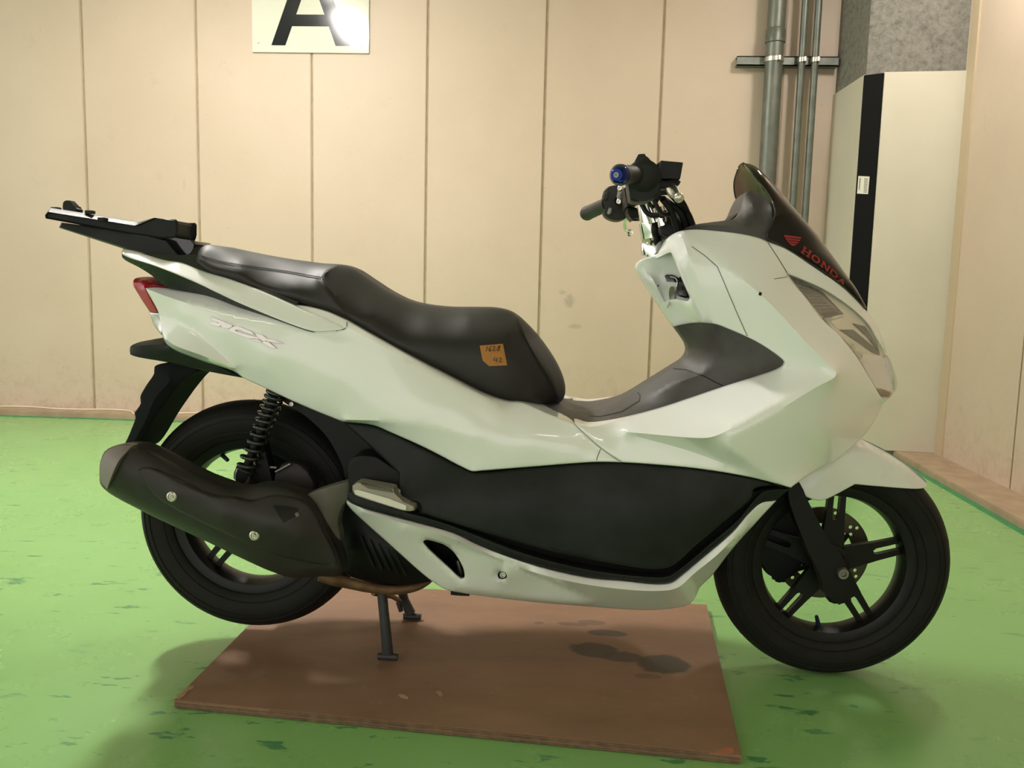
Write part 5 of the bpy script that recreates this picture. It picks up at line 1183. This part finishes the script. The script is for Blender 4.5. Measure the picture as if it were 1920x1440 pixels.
cowl = shell('lower_cowl', MW, sc,
  [(650, 938, .220, 'c'), (667, 947.5, .225), (767, 976, .234), (850, 999, .235), (900, 1022.5, .235), (983, 1054, .234), (1100, 1082.5, .232), (1170, 1089, .231), (1233, 1095, .23), (1260, 1092, .229), (1278, 1078.5, .227), (1311, 1051, .225), (1374, 997, .219), (1401, 966, .214), (1428, 942.5, .208), (1456, 938.5, .20, 'c'),
   (1415, 983, .185), (1373, 1030, .172), (1335, 1079, .16), (1312, 1103, .15), (1302, 1124, .14), (1292, 1133, .135), (1267, 1140, .13), (1207, 1144, .13), (1113, 1138, .13), (1000, 1129, .14), (900, 1117, .15), (867, 1112, .155), (840, 1106.5, .16), (813, 1092, .165), (733, 1023, .188), (650, 944, .212)],
  ctrl=[(1200, 1122, .205), (1280, 1115, .19)],
  creases=[[(680, 960, .236), (767, 984, .246), (850, 1010, .250), (983, 1067, .248), (1100, 1096, .245), (1233, 1108, .241), (1270, 1102, .238), (1303, 1074, .234), (1345, 1040, .226), (1400, 985, .214)],
           [(755, 990, .240), (870, 1028, .224), (950, 1054, .212), (1110, 1128, .165)], [(860, 1100, .180), (1000, 1121, .168), (1110, 1130, .160)]],
  holes=[[(793, 1016, 0), (798, 1012.5, 0), (820, 1017, 0), (833, 1021.5, 0), (847, 1031.5, 0), (862, 1051, 0), (870.5, 1073, 0), (870.5, 1083, 0), (865, 1085.5, 0), (840, 1064, 0), (800, 1026.5, 0)], [(933, 1079, 0), (936, 1073, 0), (942, 1071.5, 0), (948, 1074, 0), (950.5, 1080, 0), (948, 1086, 0), (942, 1088, 0), (936, 1085, 0)]],
  res=7.5, smooth=3, lip=3, lipd=0.005, to=0.06, sharp=50)
bolt('cowl_screw', MAL, cowl, 943, 1077, .185, 0.0075, 0.004)
tube('kick_rod', MSTL, sc, [W(858, 1050, .14), W(868, 1090, .14)], 0.006, 10)
prism('under_bracket', MKD, sc, [(845, 1100, 'c'), (880, 1100, 'c'), (880, 1118, 'c'), (845, 1116, 'c')], .13, .05, 0.002)
prism('belly', MKD, sc, [(850, 1060, 'c'), (1250, 1080, 'c'), (1290, 1125, 'c'), (1200, 1136, 'c'), (1000, 1121, 'c'), (860, 1103, 'c')], .10, -.10, 0.005)

# ---- centre stand
stand = empty('center_stand', (0, 0, 0)); stand.parent = sc
f0 = onz(727, 1238, BZ); f1 = onz(773, 1162, BZ)
dn, df = -f0.y, -f1.y
a0 = W(714, 1085, dn*0.8); bm = bmesh.new()
add_tube(bm, [a0, W(719, 1140, dn*0.9), W(724, 1190, dn), f0+Vector((0.0, 0, 0.016))], [0.0115, 0.0115, 0.0118, 0.0125], 14, squash=0.9)
mk('leg', bm, MSTAND, stand, SC0, 50)
bm = bmesh.new(); add_tube(bm, [f0+Vector((-0.022, 0, 0.0085)), f0+Vector((0.0, 0, 0.009)), f0+Vector((0.022, 0, 0.0085))], [0.0075, 0.0085, 0.0075], 12); mk('foot', bm, MSTAND, stand, SC0, 50)
bm = bmesh.new(); add_tube(bm, [W(748, 1085, df*0.9), W(758, 1125, df), f1+Vector((-0.004, 0, 0.016))], [0.0115, 0.0115, 0.0125], 14)
add_tube(bm, [W(746, 1128, df), W(752, 1146, df)], 0.006, 8); mk('leg', bm, MSTAND, stand, SC0, 50)
bm = bmesh.new(); add_tube(bm, [f1+Vector((-0.022, 0, 0.0085)), f1+Vector((0, 0, 0.009)), f1+Vector((0.022, 0, 0.0085))], [0.0075, 0.0085, 0.0075], 12); mk('foot', bm, MSTAND, stand, SC0, 50)
tube('crossbar', MEX, stand, [W(700, 1112, dn*0.9), W(735, 1118, 0), W(752, 1128, df)], 0.006, 10)

# ---- handlebars and controls
D_ = 0.36
bar0 = W(1155, 328, D_); bar1 = W(1094, 403, -D_)
stemb = W(1222, 464, 0.0); stemt = W(1207, 372, 0.0)
hb = empty('handlebar', (0, 0, 0)); hb.parent = sc
gl = lambda t: bar0.lerp(bar1, t)
def bary(y): return Vector((bar0.x, y, (bar0.z+bar1.z)/2))
gi = W(1196, 328, .225); gj = W(1143, 381, -.215)
def bp(s, f):
    return (gi.lerp(bar0, f) if s < 0 else gj.lerp(bar1, f))
tube('bar_tube', MKD, hb, [bp(-1, 0.95), bp(-1, 0.0), Vector((stemt.x+0.006, -0.06, stemt.z+0.012)), Vector((stemt.x+0.006, 0.06, stemt.z+0.012)), bp(1, 0.0), bp(1, 0.95)], 0.011, 14, 5)
for s in (-1, 1):
    gd = (bp(s, 1)-bp(s, 0)); gL = gd.length; gd.normalize()
    g = lathe('grip', MGLV, hb, bp(s, 0.0), gd, [(0, 0), (0.021, 0.0), (0.021, 0.006), (0.0165, 0.008)]+[(0.0165+0.0012*(k % 2), 0.016+0.011*k) for k in range(8)]+[(0.0175, gL-0.036), (0.0188, gL-0.030), (0.0188, gL-0.022), (0, gL-0.022)], 28)
    be = lathe('bar_end', MBL, g, bp(s, 1)-gd*0.024, gd, [(0, 0), (0.0165, 0), (0.0178, 0.004), (0.0172, 0.008), (0.0125, 0.018), (0.0105, 0.0205), (0.0102, 0.021), (0, 0.021)], 36)
    be['label'] = 'blue anodised bar end'
    lathe('end_screw', MSTL, be, bp(s, 1)-gd*0.003, gd, [(0.0048, 0), (0.0048, 0.0025), (0.0030, 0.0025), (0.0028, 0.001), (0.0014, 0.001), (0, 0.003)], 20)
# near throttle and switch housing
th = lathe('switch_housing', MK, hb, W(1208, 330, 0.25), (0, -1, 0), [(0, -0.055), (0.027, -0.055), (0.033, -0.045), (0.0335, -0.02), (0.031, -0.004), (0.026, 0.0), (0.018, 0.004), (0, 0.004)], 36)
prism('housing_lower', MK, th, [(1177, 340, 'c'), (1182, 375, 'c'), (1190, 378), (1215, 376), (1236, 364), (1238, 340), (1225, 328, 'c'), (1190, 330, 'c')], .247, .18, .006)
prism('housing_cap', MK, th, [(1187, 309, 'c'), (1197, 289, 'c'), (1209, 288, 'c'), (1213, 296, 'c'), (1228, 306, 'c'), (1210, 315, 'c')], .235, .19, .002)
# brake fluid reservoir
res_ = prism('brake_reservoir', MKD, hb, [(1239, 301, 'c'), (1281, 304.5, 'c'), (1275.5, 335, 'c'), (1235, 334, 'c')], .235, .175, .002)
prism('reservoir_mount', MKD, res_, [(1226, 315), (1243, 300), (1246, 308), (1240, 345), (1262, 334), (1277, 340), (1274, 346), (1250, 352), (1232, 350)], .215, .19, .003)
lv = empty('brake_lever', (0, 0, 0)); lv.parent = hb
bm = bmesh.new(); add_tube(bm, [W(1243, 342, .19), W(1256, 350, .21), W(1266, 358, .25), W(1273, 370.5, .30)], [0.0085, 0.0095, 0.008, 0.006], 14, sub=5, squash=0.7); mk('lever_blade', bm, MAL, lv, SC0, 60)
lathe('lever_ball', MAL, lv, W(1273, 370.5, .305), (0, -1, 0), [(0.0092*math.sin(math.pi*i/10), -0.0092*math.cos(math.pi*i/10)) for i in range(11)], 24)
prism('lever_pivot', MAL, lv, [(1248, 352), (1256, 350), (1268, 365), (1266, 372), (1254, 364)], .24, .225, .003)
# far switch gear and lever
fs_ = prism('switch_housing', MGLV, hb, [(1134, 375), (1130, 368), (1132, 358), (1142, 349), (1158, 347), (1170, 352), (1180, 362), (1186, 380), (1182, 398), (1174, 408), (1160, 413), (1146, 411), (1134, 404), (1131, 398), (1137, 385)], -.17, -.235, .006)
fs_['label'] = 'far switch housing'
prism('switch_button', MGLV, fs_, [(1131, 373), (1135, 361), (1141, 358), (1141, 368), (1137, 376)], -.16, -.20, .002)
prism('horn_switch', MSTL, fs_, [(1138, 400), (1142, 389), (1148, 390), (1147, 398), (1142, 403)], -.16, -.18, .002)
cl = prism('lever_clamp', MSTL, hb, [(1158, 352), (1168, 349), (1170, 358), (1166, 365), (1167, 372), (1163, 381), (1157, 380), (1160, 366)], -.12, -.14, .003)
for px, py in ((1163, 353), (1161, 378)):
    c = W(px, py, -.115); lathe('clamp_bolt', MAL, cl, c, (-0.35, -1, 0), [(0, -0.004), (0.0062, -0.004), (0.0062, 0.003), (0.005, 0.004), (0.003, 0.004), (0.0028, 0.001), (0, 0.001)], 18)
fl = empty('brake_lever', (0, 0, 0)); fl.parent = hb
bm = bmesh.new(); add_tube(bm, [W(1182, 398, -.20), W(1175, 408, -.24), W(1171, 418, -.27), W(1172, 428, -.29), W(1179, 435, -.30)], [0.006, 0.005, 0.0042, 0.0045, 0.006], 10, sub=5); mk('lever_blade', bm, MCH, fl, SC0, 60)
lathe('lever_ball', MCH, fl, W(1180, 436, -.30), (0.2, -1, -0.3), [(0, -0.008), (0.0085, -0.006), (0.0092, 0), (0.0085, 0.006), (0, 0.008)], 20)
prism('cable_guard', MKD, hb, [(1176, 390), (1190, 388), (1212, 402), (1214, 412), (1196, 405), (1186, 412), (1179, 404)], -.05, -.13, .004)
prism('far_mount', MKD, hb, [(1170, 352, 'c'), (1180, 350, 'c'), (1200, 352, 'c'), (1205, 372, 'c'), (1195, 380, 'c'), (1176, 385, 'c')], .0, -.15, .004)
# chrome stem
stx = empty('steering_stem', (0, 0, 0)); stx.parent = sc
ax = (stemb-stemt).normalized()
lathe('stem_tube', MCH, stx, stemt, ax, [(0, -0.01), (0.0165, -0.01), (0.0165, 0.052), (0.021, 0.053), (0.021, 0.074), (0.0205, 0.076), (0.0205, 0.098), (0.0175, 0.100), (0.0175, 0.125), (0, 0.125)], 40)
lathe('stem_nut', MCH, stx, stemb-ax*0.020, ax, [(0, -0.004), (0.017, -0.004), (0.022, 0.002), (0.0255, 0.012), (0.0265, 0.024), (0.0265, 0.034), (0, 0.034)], 40)
tube('riser', MCH, stx, [Vector((stemt.x+0.004, -0.045, stemt.z+0.004)), Vector((stemt.x+0.02, -0.045, stemt.z-0.055))], [0.009, 0.008], 12)
tube('clamp_cylinder', MCH, stx, [W(1237, 388, .05), W(1245, 424, .05)], [0.010, 0.012], 16)
shell('stem_boot', MKD, sc, [(1236, 426, .06), (1243, 408, .05), (1262, 392, .04), (1290, 412, .05), (1310, 428, .06), (1290, 440, .07), (1255, 445, .07), (1240, 440, .065)], ctrl=[(1265, 415, .085)], res=8, smooth=2, lip=4, lipd=0.01, to=0.0)
bm = bmesh.new()
for P, r_ in (([W(1225, 372, .16), W(1240, 400, .12), W(1262, 405, .10), W(1280, 430, .08)], .0045), ([W(1235, 360, .17), W(1262, 362, .14), (W(1282, 385, .10)), W(1298, 424, .08)], .0065), ([W(1232, 368, .15), W(1252, 378, .12), W(1275, 398, .10), W(1288, 430, .08)], .0060),
              ([W(1200, 375, .05), W(1212, 398, .06), W(1228, 404, .07), W(1250, 398, .08)], .0055), ([W(1215, 378, .15), W(1224, 388, .13), W(1232, 375, .12)], .004), ([W(1176, 395, -.10), W(1205, 408, -.06), W(1235, 405, -.02), W(1262, 425, .02)], .0045), ([W(1245, 350, .15), W(1270, 378, .12), W(1290, 400, .09), W(1302, 430, .07)], .0058), ([W(1242, 372, .14), W(1258, 395, .11), W(1270, 432, .09)], .007)):
    add_tube(bm, P, r_, 8, sub=6)
mk('control_cable', bm, MKD, hb, SC0, 60, props={'kind': 'stuff'})

# ---- ignition and key
ig = decal('ignition_lock', MKG, pk_in, [[(1246, 517), (1250, 514.5), (1260, 515), (1272, 521), (1277, 518), (1283, 530), (1294, 555), (1292, 559), (1284, 559), (1271, 555), (1268, 548), (1271, 530), (1262, 528), (1250, 528)]], pk_in, 0.003, 0.005)
decal('lock_face', MMU, ig, [[(1271, 533), (1279, 529), (1284, 534), (1290, 551), (1287, 556), (1274, 553), (1270, 545)]], pk_in, 0.010, 0.002)
decal('key_slot', MKD, ig, [[(1278, 537), (1281, 536), (1281, 543), (1278, 545)]], pk_in, 0.0135)
kl = empty('key', W(1258, 535, .10)); top(kl, 'small metal key hanging from the ignition lock in the white leg shield', 'key')
ko = W(1258, 535, .10)
def on_front(px, py, off):
    p = on_target(px, py, pk_in) or W(px, py, .05); v = (p-CAM).normalized(); return p-v*off
bm = bmesh.new(); add_tube(bm, [on_front(*p, 0.010) for p in ((1257, 519), (1265, 520.5), (1270, 527), (1269.5, 536), (1266, 543), (1263, 546))], 0.0011, 8, sub=3); mk('ring', bm, MCH, kl, ko, 60)
def plate_px(name, m, pts, off, th):
    b_ = bmesh.new(); A = [b_.verts.new(on_front(x, y, off+th)) for x, y in pts]; B = [b_.verts.new(on_front(x, y, off)) for x, y in pts]; n = len(A)
    b_.faces.new(A); b_.faces.new(list(reversed(B)))
    for i in range(n): b_.faces.new([A[(i+1) % n], A[i], B[i], B[(i+1) % n]])
    return mk(name, b_, m, kl, ko)
plate_px('key_head', MSTL, [(1255.5, 540), (1259, 536.5), (1264, 537.5), (1266, 548), (1263.5, 560), (1260, 565.5), (1255, 561), (1254, 550)], 0.010, 0.002)
plate_px('key_blade', MSTL, [(1257, 560), (1261, 562), (1257, 571), (1251, 578), (1249.5, 577), (1253, 569)], 0.010, 0.0015)
